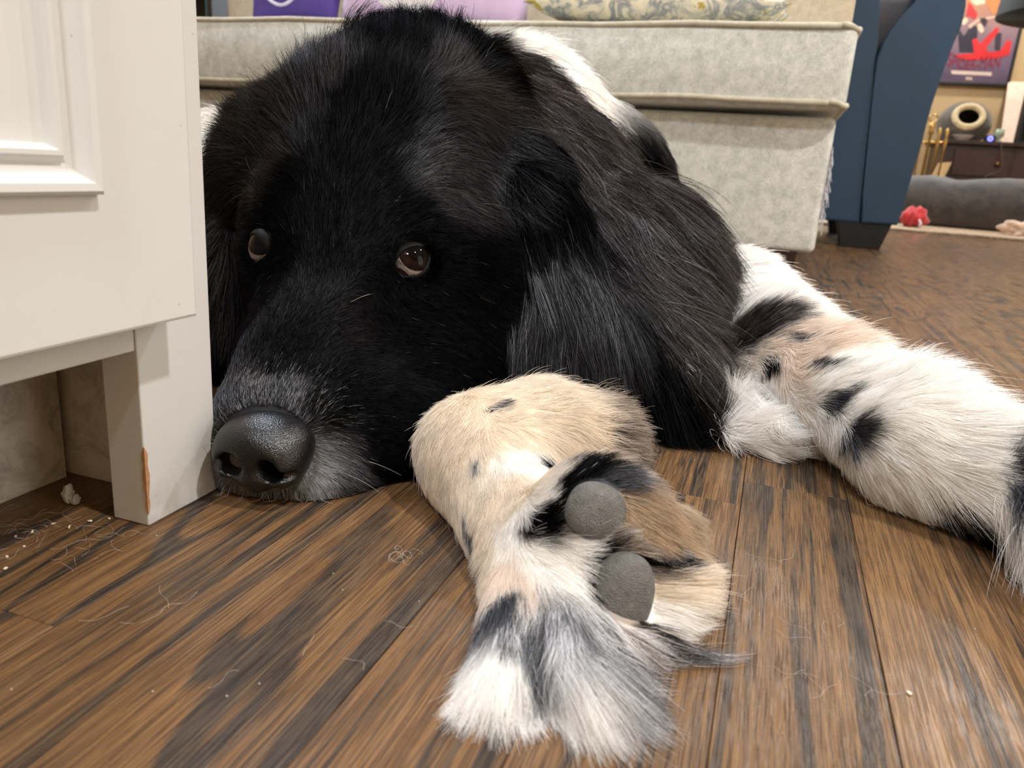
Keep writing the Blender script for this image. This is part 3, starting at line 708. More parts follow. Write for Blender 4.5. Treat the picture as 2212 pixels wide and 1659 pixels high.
# neck, mane, torso
cone('mane', AT(900, 330, .63), AT(1035, 350, .74), .096, .090, .04)
ell('mane', 1175, 472, .68, (.078, .098, .09), .04)
ell('mane', 1375, 660, .635, (.068, .105, .075), .04)
ell('mane', 1290, 790, .585, (.062, .060, .05), .05)
ell('mane', 1400, 840, .550, (.036, .050, .03), .04)
ell('mane', 1432, 880, .528, (.020, .026, .018), .03)
cone('body', AT(1105, 315, .84), (-.33, 1.0, .165), .105, .125, .05)
cone('body', (-.33, 1.0, .155), (-.42, 1.30, .14), .135, .125, .05)
ell('body', 1300, 470, .86, (.085, .12, .10), .04)
ell('body', 500, 520, .86, (.085, .14, .12), .05)
# white foreleg stretched to the right
e0 = FL(1702, 778, .045); e1 = FL(1985, 960, .034); e2 = FL(2195, 1050, .030); e3 = FL(2330, 1100, .034)
cone('legr', AT(1590, 660, .68), e0, .046, .0350, .025)
cone('legr', e0, e1, .0355, .0300, .02)
cone('legr', e1, e2, .0300, .0275, .02)
ell('legr', 0, 0, 0, (.040, .040, .040), .02, pos=e3+np.array([.02, -.006, 0]))
ell('legr', 0, 0, 0, (.030, .026, .026), .015, pos=e3+np.array([.055, .008, -.008]))
ell('legr', 0, 0, 0, (.030, .026, .026), .015, pos=e3+np.array([.045, -.026, -.008]))
# white fluff of the elbow behind
ell('fluff', 0, 0, 0, (.033, .018, .024), .003, pos=FL(1585, 893, .010))
ell('fluff', 0, 0, 0, (.030, .012, .02), .003, pos=FL(1650, 935, .008))
# bent foreleg with the upturned paw
cone('paw', AT(1255, 968, .455), AT(1150, 965, .425), .029, .0305, .02)
cone('paw', AT(1150, 965, .425), AT(1045, 985, .395), .0305, .0275, .02)
cone('paw', AT(1045, 985, .395), AT(1175, 1240, .322), .0275, .0235, .02)
ell('paw', 1290, 1200, .318, (.034, .038, .024), .012, rot=-20)
cone('paw', AT(1140, 1290, .308), AT(1085, 1480, .258), .0165, .0100, .010)     # outer toe, white
cone('paw', AT(1225, 1330, .298), AT(1245, 1475, .262), .0180, .0125, .010)     # second toe, grey
cone('paw', AT(1385, 1150, .330), AT(1425, 1150, .330), .0165, .0125, .008)    # tan toe
cone('paw', AT(1400, 1270, .318), AT(1440, 1260, .314), .0165, .0140, .010)
cone('paw', AT(1385, 1325, .308), AT(1415, 1335, .304), .0135, .0115, .010)    # pale toe
cone('paw', AT(1330, 1400, .285), AT(1380, 1400, .285), .0130, .0100, .008)
def sdf_prim(p, X, Y, Z):
    if p[0] == 'e':
        c, A, r = p[2], p[3], p[4]
        dx, dy, dz = X-c[0], Y-c[1], Z-c[2]
        q = [(dx*A[0, i]+dy*A[1, i]+dz*A[2, i])/r[i] for i in range(3)]
        k0 = np.sqrt(q[0]**2+q[1]**2+q[2]**2); k1 = np.sqrt((q[0]/r[0])**2+(q[1]/r[1])**2+(q[2]/r[2])**2)+1e-9
        return k0*(k0-1)/k1
    a, b, (ra, rb) = p[2], p[3], p[4]
    ab = b-a; L2 = ab@ab
    dx, dy, dz = X-a[0], Y-a[1], Z-a[2]
    t = np.clip((dx*ab[0]+dy*ab[1]+dz*ab[2])/L2, 0, 1)
    return np.sqrt((dx-ab[0]*t)**2+(dy-ab[1]*t)**2+(dz-ab[2]*t)**2)-(ra+(rb-ra)*t)
def bounds(p):
    if p[0] == 'e':
        e = np.sqrt(((p[3]*p[4])**2).sum(1)); return p[2]-e, p[2]+e
    m = max(p[4]); return np.minimum(p[2], p[3])-m, np.maximum(p[2], p[3])+m
def surface_nets(D, xs, ys, zs):
    I = D < 0
    c = np.zeros(tuple(s-1 for s in D.shape), np.int8)
    for i in (0, 1):
        for j in (0, 1):
            for k in (0, 1): c += I[i:D.shape[0]-1+i, j:D.shape[1]-1+j, k:D.shape[2]-1+k]
    act = np.argwhere((c > 0) & (c < 8)); idx = -np.ones(c.shape, np.int32); idx[tuple(act.T)] = np.arange(len(act))
    P = np.zeros((len(act), 3)); W = np.zeros(len(act)); ax_ = (xs, ys, zs)
    for axis in range(3):
        o = [a for a in range(3) if a != axis]
        for u in (0, 1):
            for v in (0, 1):
                s = act.copy(); s[:, o[0]] += u; s[:, o[1]] += v; e = s.copy(); e[:, axis] += 1
                d0 = D[tuple(s.T)]; d1 = D[tuple(e.T)]; m = (d0 < 0) != (d1 < 0)
                t = np.where(m, d0/np.where(m, d0-d1, 1), 0)
                p = np.stack([ax_[a][s[:, a]] for a in range(3)], 1); p[:, axis] += t*(ax_[axis][e[:, axis]]-ax_[axis][s[:, axis]])
                P[m] += p[m]; W[m] += 1
    P /= W[:, None]; F = []
    for axis in range(3):
        o = [(axis+1) % 3, (axis+2) % 3]
        sl0 = [slice(None)]*3; sl1 = [slice(None)]*3; sl0[axis] = slice(0, -1); sl1[axis] = slice(1, None)
        ch = I[tuple(sl0)] != I[tuple(sl1)]; e = np.argwhere(ch)
        ok = np.ones(len(e), bool)
        for a in o: ok &= (e[:, a] > 0) & (e[:, a] < D.shape[a]-1)
        e = e[ok]; fl = I[tuple(sl0)][tuple(e.T)]
        q = []
        for du, dv in ((-1, -1), (0, -1), (0, 0), (-1, 0)):
            s = e.copy(); s[:, o[0]] += du; s[:, o[1]] += dv; q.append(idx[tuple(s.T)])
        q = np.stack(q, 1); q[~fl] = q[~fl][:, ::-1]; F.append(q)
    return P, np.concatenate(F)
def build_sdf(prims, xs, ys, zs, floor_z=None, cut=()):
    D = np.full((len(xs), len(ys), len(zs)), 9.0, np.float32)
    for p in prims:
        lo, hi = bounds(p); mg = max(p[5]*1.2, 0.012)+.012
        sl = tuple(slice(max(0, np.searchsorted(a, lo[i]-mg)-1), np.searchsorted(a, hi[i]+mg)+1) for i, a in enumerate((xs, ys, zs)))
        X, Y, Z = np.meshgrid(xs[sl[0]], ys[sl[1]], zs[sl[2]], indexing='ij', sparse=True)
        d = sdf_prim(p, X, Y, Z).astype(np.float32); o = D[sl]; k = p[5]
        h = np.clip(k-np.abs(o-d), 0, None)/k; D[sl] = np.minimum(o, d)-h*h*k*.25
    for p in cut:
        lo, hi = bounds(p); mg = .02
        sl = tuple(slice(max(0, np.searchsorted(a, lo[i]-mg)-1), np.searchsorted(a, hi[i]+mg)+1) for i, a in enumerate((xs, ys, zs)))
        X, Y, Z = np.meshgrid(xs[sl[0]], ys[sl[1]], zs[sl[2]], indexing='ij', sparse=True)
        d = -sdf_prim(p, X, Y, Z).astype(np.float32); o = D[sl]; k = p[5]
        h = np.clip(k-np.abs(o-d), 0, None)/k; D[sl] = np.maximum(o, d)+h*h*k*.25
    if floor_z is not None: D = np.maximum(D, (floor_z-zs)[None, None, :].astype(np.float32))
    return D
def ax(*segs):
    out = []
    for a, b, s in segs: out.append(np.arange(a, b, s))
    return np.concatenate(out)
gx = ax((-.64, -.39, .010), (-.39, .20, .003), (.20, .34, .006)); gy = ax((.15, .68, .003), (.68, 1.52, .010)); gz = ax((-.012, .26, .003), (.26, .38, .006))
def frame(yaw, pitch, roll):
    """local axes (right, up, out) of a feature that faces the viewer, turned by degrees."""
    y, p, r = map(math.radians, (yaw, pitch, roll))
    f = np.array([math.sin(y)*math.cos(p), -math.sin(p), -math.cos(y)*math.cos(p)])
    u = np.array([math.cos(r), math.sin(r), 0]); u = _n(u-f*u.dot(f)); v = np.cross(f, u)
    if v[1] > 0: v = -v
    return np.stack([RC@u, RC@v, RC@f], 1)
ER = .0135
eye_c = [AT(884, 568, .4615), AT(588, 537, .4555)]; eye_f = [frame(14, 2, -34), frame(-42, 0, 24)]
SOCK = []
for c_, f_ in zip(eye_c, eye_f):
    SOCK += [('e', 'head', c_, RC, np.full(3, ER+.0004), .003), ('c', 'head', c_, c_+f_[:, 2]*.03, (.0112, .0165), .004)]
D = build_sdf(PRIM, gx, gy, gz, 0.0012, SOCK)
BV, BF = surface_nets(D, gx, gy, gz); del D
# smooth a little, then part id of each vertex
def lap(V, F, it, lam=.5):
    e = np.concatenate([F[:, [0, 1]], F[:, [1, 2]], F[:, [2, 3]], F[:, [3, 0]]])
    for _ in range(it):
        S = np.zeros_like(V); n = np.zeros(len(V))
        for a, b in ((0, 1), (1, 0)):
            for c in range(3): S[:, c] += np.bincount(e[:, a], V[e[:, b], c], len(V))
            n += np.bincount(e[:, a], minlength=len(V))
        V = V+(S/np.maximum(n, 1)[:, None]-V)*lam
    return V
BV = lap(BV, BF, 3); BV[:, 2] = np.maximum(BV[:, 2], .001)
_m = (BV[:, 0] < -.245) & (BV[:, 1] < .2985); BV[_m, 1] = .2985       # the muzzle rests beside the cabinet leg, not in it
def vnormals(V, F):
    n = np.cross(V[F[:, 2]]-V[F[:, 0]], V[F[:, 3]]-V[F[:, 1]]); N = np.zeros_like(V)
    for k in range(4):
        for c in range(3): N[:, c] += np.bincount(F[:, k], n[:, c], len(V))
    return N/np.maximum(np.linalg.norm(N, axis=1), 1e-12)[:, None]
BN = vnormals(BV, BF)
def part_of(P):
    best = np.full(len(P), 9.0); pid = np.zeros(len(P), np.int8)
    for p in PRIM:
        d = sdf_prim(p, P[:, 0], P[:, 1], P[:, 2]); m = d < best; best[m] = d[m]; pid[m] = PARTS.index(p[1])
    return pid
BP = part_of(BV)
def project(P):
    c = (P-CP) @ RC; return np.stack([PCX+FPX*c[:, 0]/c[:, 2], PCY+FPX*c[:, 1]/c[:, 2]], 1), c[:, 2]
BUV, BDEP = project(BV)
BFACE = ((CP-BV)*BN).sum(1) > 0
def surf(px, py, parts):
    """nearest visible body vertex of the given parts to a picture direction: position, normal."""
    m = BFACE & np.isin(BP, [PARTS.index(q) for q in parts])
    ii = np.where(m)[0]; d = np.hypot(BUV[ii, 0]-px, BUV[ii, 1]-py)
    near = ii[d <= d.min()+14]; j = near[np.argmin(BDEP[near])]
    return BV[j], BN[j]
DOG = empty('dog', (-.25, .60, 0)); tag(DOG, 'large black and white long-haired dog lying with chin on the floor', 'dog')
def skin_mat():
    t = NT('dog_skin'); a = t.n('ShaderNodeAttribute', attribute_name='coat'); t.base(a.outputs['Color']); t.rough(.75); t.b.inputs['Specular IOR Level'].default_value = .25; return t.m
M['skin'] = skin_mat()
bme = bpy.data.meshes.new('body'); bme.from_pydata(BV.tolist(), [], BF.tolist()); bme.update()
body = link('body', bme, M['skin'], DOG, True)
# ------------------------------------------------------------------ coat colours and painted sheen: labelled places on the skin, spread over it
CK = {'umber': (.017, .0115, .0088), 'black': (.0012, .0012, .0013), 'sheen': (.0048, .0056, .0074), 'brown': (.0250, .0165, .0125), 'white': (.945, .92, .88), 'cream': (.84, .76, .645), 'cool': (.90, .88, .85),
      'tan': (.50, .375, .25), 'grey': (.20, .20, .21), 'silver': (.42, .42, .43), 'pink': (.86, .76, .67), 'muzzle_sheen': (.012, .0125, .015), 'slate': (.05, .052, .06), 'taupe': (.40, .33, .27)}  # bluish sheen tones, glossier too, paint light glancing off black fur
COLG = {
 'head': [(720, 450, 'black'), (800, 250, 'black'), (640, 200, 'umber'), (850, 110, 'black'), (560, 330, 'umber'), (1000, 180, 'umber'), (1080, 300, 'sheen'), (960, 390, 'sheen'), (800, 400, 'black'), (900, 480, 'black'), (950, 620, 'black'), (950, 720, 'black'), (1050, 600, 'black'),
          (620, 760, 'black'), (560, 820, 'brown'), (850, 950, 'black'), (720, 850, 'black'), (700, 1078, 'silver'), (600, 1085, 'grey'), (500, 1060, 'grey'), (760, 1050, 'slate'), (830, 1020, 'black'), (600, 850, 'muzzle_sheen'), (505, 880, 'muzzle_sheen'), (575, 800, 'black')],
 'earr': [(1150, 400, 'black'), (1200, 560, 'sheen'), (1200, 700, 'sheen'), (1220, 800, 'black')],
 'earl': [(500, 300, 'brown'), (490, 600, 'brown'), (480, 780, 'black')],
 'mane': [(1050, 110, 'black'), (1180, 220, 'brown'), (1250, 330, 'brown'), (1300, 450, 'brown'), (1230, 480, 'black'), (1400, 520, 'brown'), (1500, 560, 'brown'), (1330, 720, 'black'), (1420, 640, 'brown'), (1480, 720, 'brown'), (1300, 850, 'black'), (1450, 880, 'black')],
 'body': [(1130, 75, 'white'), (1200, 130, 'white'), (1270, 215, 'white'), (1290, 260, 'white'), (1335, 290, 'black'), (1400, 340, 'black'), (1360, 330, 'black'), (1395, 380, 'black'), (1000, 60, 'black'), (465, 420, 'white'), (470, 560, 'white'), (455, 640, 'brown')],
 'legr': [(1600, 600, 'white'), (1680, 640, 'white'), (1700, 750, 'pink'), (1640, 850, 'white'), (1850, 800, 'white'), (1900, 950, 'white'), (2050, 950, 'white'), (1800, 980, 'white'), (2000, 1060, 'white'), (2150, 930, 'white'), (2200, 1000, 'white'), (2150, 1120, 'white')],
 'fluff': [(1550, 850, 'cool'), (1620, 900, 'white'), (1560, 930, 'cool')],
 'paw': [(1000, 950, 'cream'), (960, 1000, 'cream'), (1100, 900, 'cream'), (1100, 1050, 'cream'), (1250, 900, 'cream'), (1150, 1000, 'white'), (1050, 1180, 'cream'), (1120, 1130, 'white'), (1350, 930, 'taupe'), (1400, 960, 'taupe'), (1300, 990, 'taupe'),
         (1100, 1240, 'pink'), (1190, 1200, 'white'), (1120, 1300, 'silver'), (1085, 1290, 'slate'), (1085, 1400, 'cool'), (1070, 1480, 'cool'), (1110, 1520, 'cool'), (1200, 1300, 'grey'), (1250, 1380, 'silver'), (1215, 1430, 'cool'), (1290, 1480, 'silver'), (1265, 1460, 'grey'), (1300, 1420, 'slate'), (1340, 1410, 'taupe'),
         (1370, 1410, 'grey'), (1410, 1130, 'tan'), (1440, 1150, 'tan'), (1385, 1110, 'tan'), (1405, 1195, 'taupe'), (1440, 1250, 'cream'), (1465, 1265, 'cream'), (1420, 1325, 'white'), (1400, 1350, 'taupe'), (1250, 1180, 'cool'), (1320, 1150, 'taupe')],
}
SPOTS = [  # px, py, long radius, short radius (metres), angle in picture, colour, parts
 ('legr', 1650, 778, .0065, .0045, -40, 'black'), ('legr', 1752, 792, .008, .0035, -5, 'slate'), ('legr', 1785, 860, .0075, .0045, -35, 'slate'), ('legr', 1832, 936, .009, .0045, -55, 'slate'),
 ('legr', 1690, 722, .013, .0022, 5, 'slate'), ('legr', 1600, 712, .034, .011, -24, 'brown'), ('legr', 2080, 1118, .026, .008, 18, 'black'), ('legr', 2195, 1010, .014, .009, 30, 'slate'), ('legr', 2190, 950, .012, .005, 20, 'grey'), ('legr', 2175, 1150, .012, .006, 30, 'slate'),
 ('paw', 1066, 871, .0040, .0018, -5, 'slate'), ('paw', 1185, 985, .0095, .0032, 5, 'black'), ('paw', 1022, 985, .0032, .0015, -60, 'grey'), ('paw', 1218, 1062, .0105, .0060, -50, 'black'), ('paw', 1150, 1125, .0080, .0060, -25, 'black'), ('paw', 1270, 1020, .0100, .0045, 10, 'black'),
 ('paw', 1330, 1030, .006, .005, 40, 'slate'), ('paw', 1290, 1215, .0080, .0065, -30, 'black'), ('paw', 1420, 1200, .0110, .0035, 10, 'black'), ('paw', 1440, 1180, .0045, .0030, -60, 'slate'), ('paw', 1000, 1130, .0050, .0020, 60, 'slate'), ('paw', 1385, 1345, .0060, .0028, -40, 'black'), ('paw', 1022, 1190, .0090, .0022, 62, 'slate'), ('paw', 1142, 1360, .0130, .0022, 82, 'slate'),  # narrow dark lines between toes paint the shade of their gaps
]
GLOSS = {'umber': .45, 'black': .07, 'sheen': .7, 'brown': 1.0, 'white': .5, 'cream': .5, 'cool': .6, 'tan': .5, 'grey': .8, 'silver': .8, 'pink': .5, 'slate': .8, 'muzzle_sheen': 1.0, 'taupe': .5}
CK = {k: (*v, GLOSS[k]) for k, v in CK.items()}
def vnoise(P, fr, seed, n=3):
    r = np.random.default_rng(seed); out = np.zeros((len(P), n))
    for _ in range(5):
        K = r.normal(size=(3, n))*fr; ph = r.uniform(0, 6.28, n); out += np.sin(P @ K+ph)
    return out/2.3
def coat(P, pid):
    C = np.zeros((len(P), 4))
    for name, gl in COLG.items():
        k = PARTS.index(name); m = pid == k
        if not m.any(): continue
        G = np.array([surf(a, b, [name])[0] for a, b, _ in gl]); cc = np.array([CK[c] for *_, c in gl])
        Q = P[m]+vnoise(P[m], 260, 5)*.0022+vnoise(P[m], 900, 6)*.0010
        d2 = ((Q[:, None, :]-G[None])**2).sum(2)+1e-8; w = d2**-3.0; w /= w.sum(1, keepdims=True); C[m] = w @ cc
    Q = P+vnoise(P, 420, 8)*.0009+vnoise(P, 1500, 9)*.0006
    for name, px, py, ra, rb, ang, col in SPOTS:
        m = pid == PARTS.index(name)
        if not m.any(): continue
        c, _ = surf(px, py, [name]); a = math.radians(ang); u = RC @ np.array([math.cos(a), math.sin(a), 0]); v = RC @ np.array([-math.sin(a), math.cos(a), 0]); z = RC[:, 2]
        d = Q[m]-c; s = ((d@u)/ra)**2+((d@v)/rb)**2+((d@z)/max(ra, .015))**2
        f = np.clip((1.25-s)/.6, 0, 1)[:, None]; C[m] = C[m]*(1-f)+np.array(CK[col])*f
    # black neck passes softly into the white collar and chest
    return C
# ------------------------------------------------------------------ coat lie: where each place's hair points (picture direction), length (mm), lift
FLOW = {
 'head': [(565, 870, .1, -1, 3, .12), (640, 860, .5, -1, 4, .12), (500, 900, -.5, -.8, 3, .2), (560, 780, .1, -1, 5, .15), (690, 760, .5, -.7, 6, .12), (800, 760, .9, -.25, 7, .12), (820, 900, 1, .05, 7, .12), (930, 850, 1, .15, 9, .12), (760, 1000, .9, .45, 7, .2),
          (700, 1070, .4, 1, 7, .32), (620, 1080, .1, 1, 7, .35), (540, 1075, -.15, 1, 7, .35), (480, 1040, -.5, .8, 6, .35), (850, 1020, .9, .5, 8, .15), (1000, 720, 1, .2, 12, .12), (1060, 600, .9, .35, 15, .15), (900, 660, 1, .05, 8, .1), (840, 640, .6, .8, 5, .15), (960, 560, 1, -.05, 9, .12),
          (720, 560, .1, -1, 6, .12), (720, 450, 0, -1, 10, .12), (640, 480, -.3, -1, 9, .12), (800, 470, .5, -.9, 9, .12), (900, 480, .9, -.5, 10, .15), (1000, 430, 1, .25, 16, .15), (880, 330, .6, -.7, 16, .15), (720, 300, -.1, -1, 18, .2), (600, 380, -.6, -.5, 16, .2), (500, 380, -.7, .2, 36, .35), (540, 290, -.7, -.3, 34, .4),
          (550, 480, -.6, .3, 9, .15), (540, 640, -.5, .5, 8, .15), (560, 240, -.7, -.6, 34, .4), (700, 150, -.25, -1, 34, .5), (850, 100, .05, -1, 38, .55), (980, 110, .4, -1, 38, .5), (1060, 200, .9, -.3, 36, .35), (1080, 330, 1, .25, 38, .22), (1130, 270, .7, .6, 55, .28), (1110, 350, .55, .8, 52, .2), (1000, 280, .9, -.1, 26, .2), (840, 200, .1, -1, 26, .3), (580, 560, -.3, .2, 4, .1), (890, 610, .5, .6, 4, .1), (880, 530, .6, -.5, 5, .12)],
 'earr': [(1140, 370, .35, .9, 34, .2), (1180, 500, .12, 1, 46, .15), (1160, 620, -.05, 1, 44, .12), (1240, 600, .3, 1, 52, .15), (1210, 740, .02, 1, 48, .15), (1250, 800, .15, 1, 50, .15)],
 'earl': [(505, 400, -.6, .5, 34, .3), (495, 480, -.4, .9, 40, .2), (480, 620, -.2, 1, 50, .2), (480, 780, -.1, 1, 40, .2)],
 'mane': [(1000, 70, .25, -1, 36, .5), (1080, 130, .7, -.5, 42, .35), (1180, 230, .85, .4, 50, .25), (1260, 320, .7, .75, 55, .2), (1330, 450, .6, .8, 62, .15), (1280, 560, .4, 1, 65, .15), (1420, 540, .85, .55, 65, .18), (1510, 600, .9, .6, 62, .22), (1400, 700, .55, .9, 70, .15), (1300, 760, .25, 1, 70, .15), (1500, 760, .7, .7, 70, .2), (1400, 860, .35, 1, 68, .2), (1280, 870, .05, 1, 60, .2)],
 'body': [(1130, 70, .6, -.3, 34, .4), (1200, 130, .8, .2, 36, .28), (1275, 220, .75, .6, 38, .22), (1350, 320, .55, .85, 24, .08), (1395, 390, .6, .8, 22, .06), (465, 420, -.3, 1, 34, .2), (470, 600, -.1, 1, 34, .2)],
 'legr': [(1600, 600, .8, .55, 26, .3), (1680, 640, .85, .4, 26, .35), (1640, 720, .8, .1, 24, .15), (1650, 800, .5, .85, 13, .15), (1750, 780, .95, .25, 14, .15), (1800, 720, .9, .25, 30, .4), (1850, 860, .9, .4, 16, .15), (1950, 800, .95, .2, 34, .4), (1800, 960, .7, .7, 17, .2), (1950, 950, .9, .45, 18, .15), (1950, 1060, .75, .65, 22, .25), (2100, 900, .95, .2, 36, .35), (2100, 1000, .9, .35, 22, .2), (2080, 1110, .8, .6, 28, .3), (2190, 960, .95, .1, 44, .35), (2190, 1080, .8, .6, 40, .3)],
 'fluff': [(1540, 860, .8, .25, 34, .1), (1600, 890, .9, .4, 36, .15), (1560, 930, .9, .35, 38, .2), (1640, 930, .7, .8, 34, .4)],
 'paw': [(1000, 900, -.2, .8, 9, .15), (950, 970, .05, 1, 9, .2), (1050, 1000, .25, 1, 10, .12), (1100, 880, .3, -.3, 11, .25), (1100, 940, .3, .8, 10, .1), (1200, 870, .7, -.45, 17, .35), (1250, 930, .8, .25, 14, .15), (1300, 890, .8, -.45, 30, .5), (1330, 960, .95, .15, 30, .42), (1300, 990, .7, .1, 20, .3), (1180, 1010, .6, .6, 11, .12), (1020, 1130, .3, 1, 9, .15), (1100, 1120, .35, 1, 10, .1),
         (1200, 1080, .75, -.5, 11, .35), (1150, 1130, .8, -.2, 11, .3), (1260, 1030, .5, -.6, 13, .4), (1060, 1210, .1, 1, 10, .2), (1120, 1230, .3, 1, 11, .15), (1200, 1190, .6, .6, 15, .2), (1250, 1165, .9, -.3, 14, .25), (1272, 1290, .05, 1, 24, .1), (1275, 1240, 0, 1, 14, .1), (1120, 1310, -.12, 1, 22, .10), (1085, 1420, -.10, 1, 28, .10), (1070, 1500, -.02, 1, 32, .12), (1200, 1310, .15, 1, 32, .2), (1250, 1400, .3, 1, 38, .2), (1270, 1470, .5, .9, 40, .25),
         (1340, 1410, .7, .7, 34, .25), (1380, 1400, .95, .35, 48, .3), (1030, 1200, -.6, .8, 13, .3), (1390, 1120, .6, .4, 11, .25), (1435, 1150, .85, .5, 15, .35), (1450, 1240, 1, .0, 21, .3), (1465, 1275, .95, .25, 21, .35), (1430, 1335, .85, .55, 19, .3), (1400, 1350, .6, .8, 18, .25), (1300, 1210, .7, -.6, 9, .4), (1390, 1330, .7, .5, 16, .3)],
}
FURSET = {  # hairs, points per hair, root radius, gravity, clump, curl, parents divisor, parts
 'head_fur': (170000, 6, .00010, .02, .14, .22, 14, ['head']),
 'ear_fur': (42000, 8, .00012, .06, .55, .18, 26, ['earr', 'earl']),
 'mane_fur': (80000, 9, .00013, .05, .6, .26, 30, ['mane']),
 'body_fur': (42000, 7, .00016, .03, .45, .22, 22, ['body']),
 'foreleg_fur': (80000, 7, .00013, .02, .45, .22, 22, ['legr']),
 'elbow_fur': (14000, 9, .00013, .05, .7, .7, 34, ['fluff']),
 'paw_fur': (90000, 7, .00010, .015, .45, .2, 22, ['paw']),
}
def bare(P):
    m = np.zeros(len(P), bool)
    for c, r in BARE: m |= ((P-c)**2).sum(1) < r*r
    for c, A, r in BARE_E: m |= (((P-c)@A/r)**2).sum(1) < 1
    return m
# ------------------------------------------------------------------ nose, eyes, lids, pads
NC = AT(568, 972, .373)
NF = frame(-14, -12, 6)
# the muzzle's own skin ends behind the leather; hairs keep off it
BARE_E = [(NC, NF, np.array([.0245, .0205, .022]))]
BARE = [(eye_c[0]+eye_f[0][:, 2]*.006, .0138), (eye_c[1]+eye_f[1][:, 2]*.006, .0130)]
PADS = []
for px, py, r, fr in ((1284, 1092, (.0122, .0115, .0076), frame(15, 8, 20)), (1354, 1275, (.0122, .0168, .0085), frame(12, 0, 14))):
    p, n = surf(px, py, ['paw']); c = p+fr[:, 2]*(.0003 if px < 1320 else .0022); PADS.append((c, fr, np.array(r))); BARE_E.append((c+(fr@np.array([-.002, .003, 0]) if px < 1320 else 0), fr, np.array(r)*np.array([1.03, 1.0, 1.6])))
def nose():
    g = np.arange(-.030, .0301, .0009); ex = np.eye(3); z = np.zeros(3)
    E = lambda c, r, k: ('e', 'n', np.array(c, float), ex, np.array(r, float), k)
    Cn = lambda a, b, ra, rb, k: ('c', 'n', np.array(a, float), np.array(b, float), (ra, rb), k)
    pr = [E((0, .002, -.006), (.0225, .0155, .020), .01), E((.0135, -.004, .003), (.0095, .0115, .0125), .008), E((-.0135, -.004, .003), (.0095, .0115, .0125), .008), E((0, -.0125, .004), (.0085, .0075, .0095), .006), E((0, .005, .001), (.0185, .0095, .0125), .008)]
    ct = []
    for s in (1, -1):
        ct += [Cn((s*.0090, -.0050, .021), (s*.0128, -.006, -.004), .0066, .0042, .003), Cn((s*.0125, -.0075, .017), (s*.0215, -.0060, .008), .0028, .0020, .002)]
    ct += [Cn((0, -.004, .0178), (0, -.0205, .0135), .0008, .0010, .002)]
    d = build_sdf(pr, g, g, g, cut=ct); V, F = surface_nets(d, g, g, g); V = lap(V, F, 2)
    V = V @ NF.T+NC
    t = NT('nose_leather'); v = t.coord(); vo = t.n('ShaderNodeTexVoronoi'); vo.inputs['Scale'].default_value = 1300; t.l(v, vo.inputs['Vector'])
    t.base((.004, .004, .0045)); t.rough(.30); t.b.inputs['Specular IOR Level'].default_value = .55; t.bump(vo.outputs['Distance'], .35, .0006)
    t.b.inputs['Coat Weight'].default_value = .08; t.b.inputs['Coat Roughness'].default_value = .25
    pydata('nose', V, F, t.m, DOG, True)
nose()
def cap(c, f, r, ang, n=40, m=14):
    A = f; V = [c+A[:, 2]*r]; F = []
    for i in range(1, m+1):
        a = ang*i/m
        for k in range(n):
            b = 2*PI*k/n; V.append(c+r*(A[:, 2]*math.cos(a)+(A[:, 0]*math.cos(b)+A[:, 1]*math.sin(b))*math.sin(a)))
    for k in range(n): F.append((0, 1+k, 1+(k+1) % n))
    for i in range(m-1):
        for k in range(n): F.append((1+i*n+k, 1+(i+1)*n+k, 1+(i+1)*n+(k+1) % n, 1+i*n+(k+1) % n))
    return V, F
def wet(name, rgb, rough=.04):
    m = plain(name, rgb, rough, var=.06, vscale=400, spec=.2); return m
M['sclera'] = wet('sclera', (146, 132, 124), .12); M['iris'] = wet('iris', (24, 14, 11)); M['pupil'] = wet('pupil', (8, 6, 6))
for k_ in ('iris', 'pupil'): M[k_].node_tree.nodes['Principled BSDF'].inputs['Specular IOR Level'].default_value = .11
M['lid'] = plain('eyelid_skin', (9, 8, 8), .55, spec=.15, bump=.4, bscale=900); M['haw'] = plain('inner_lid', (58, 33, 31), .25)
GAZE = [frame(29, 18, 0), frame(-16, 20, 0)]
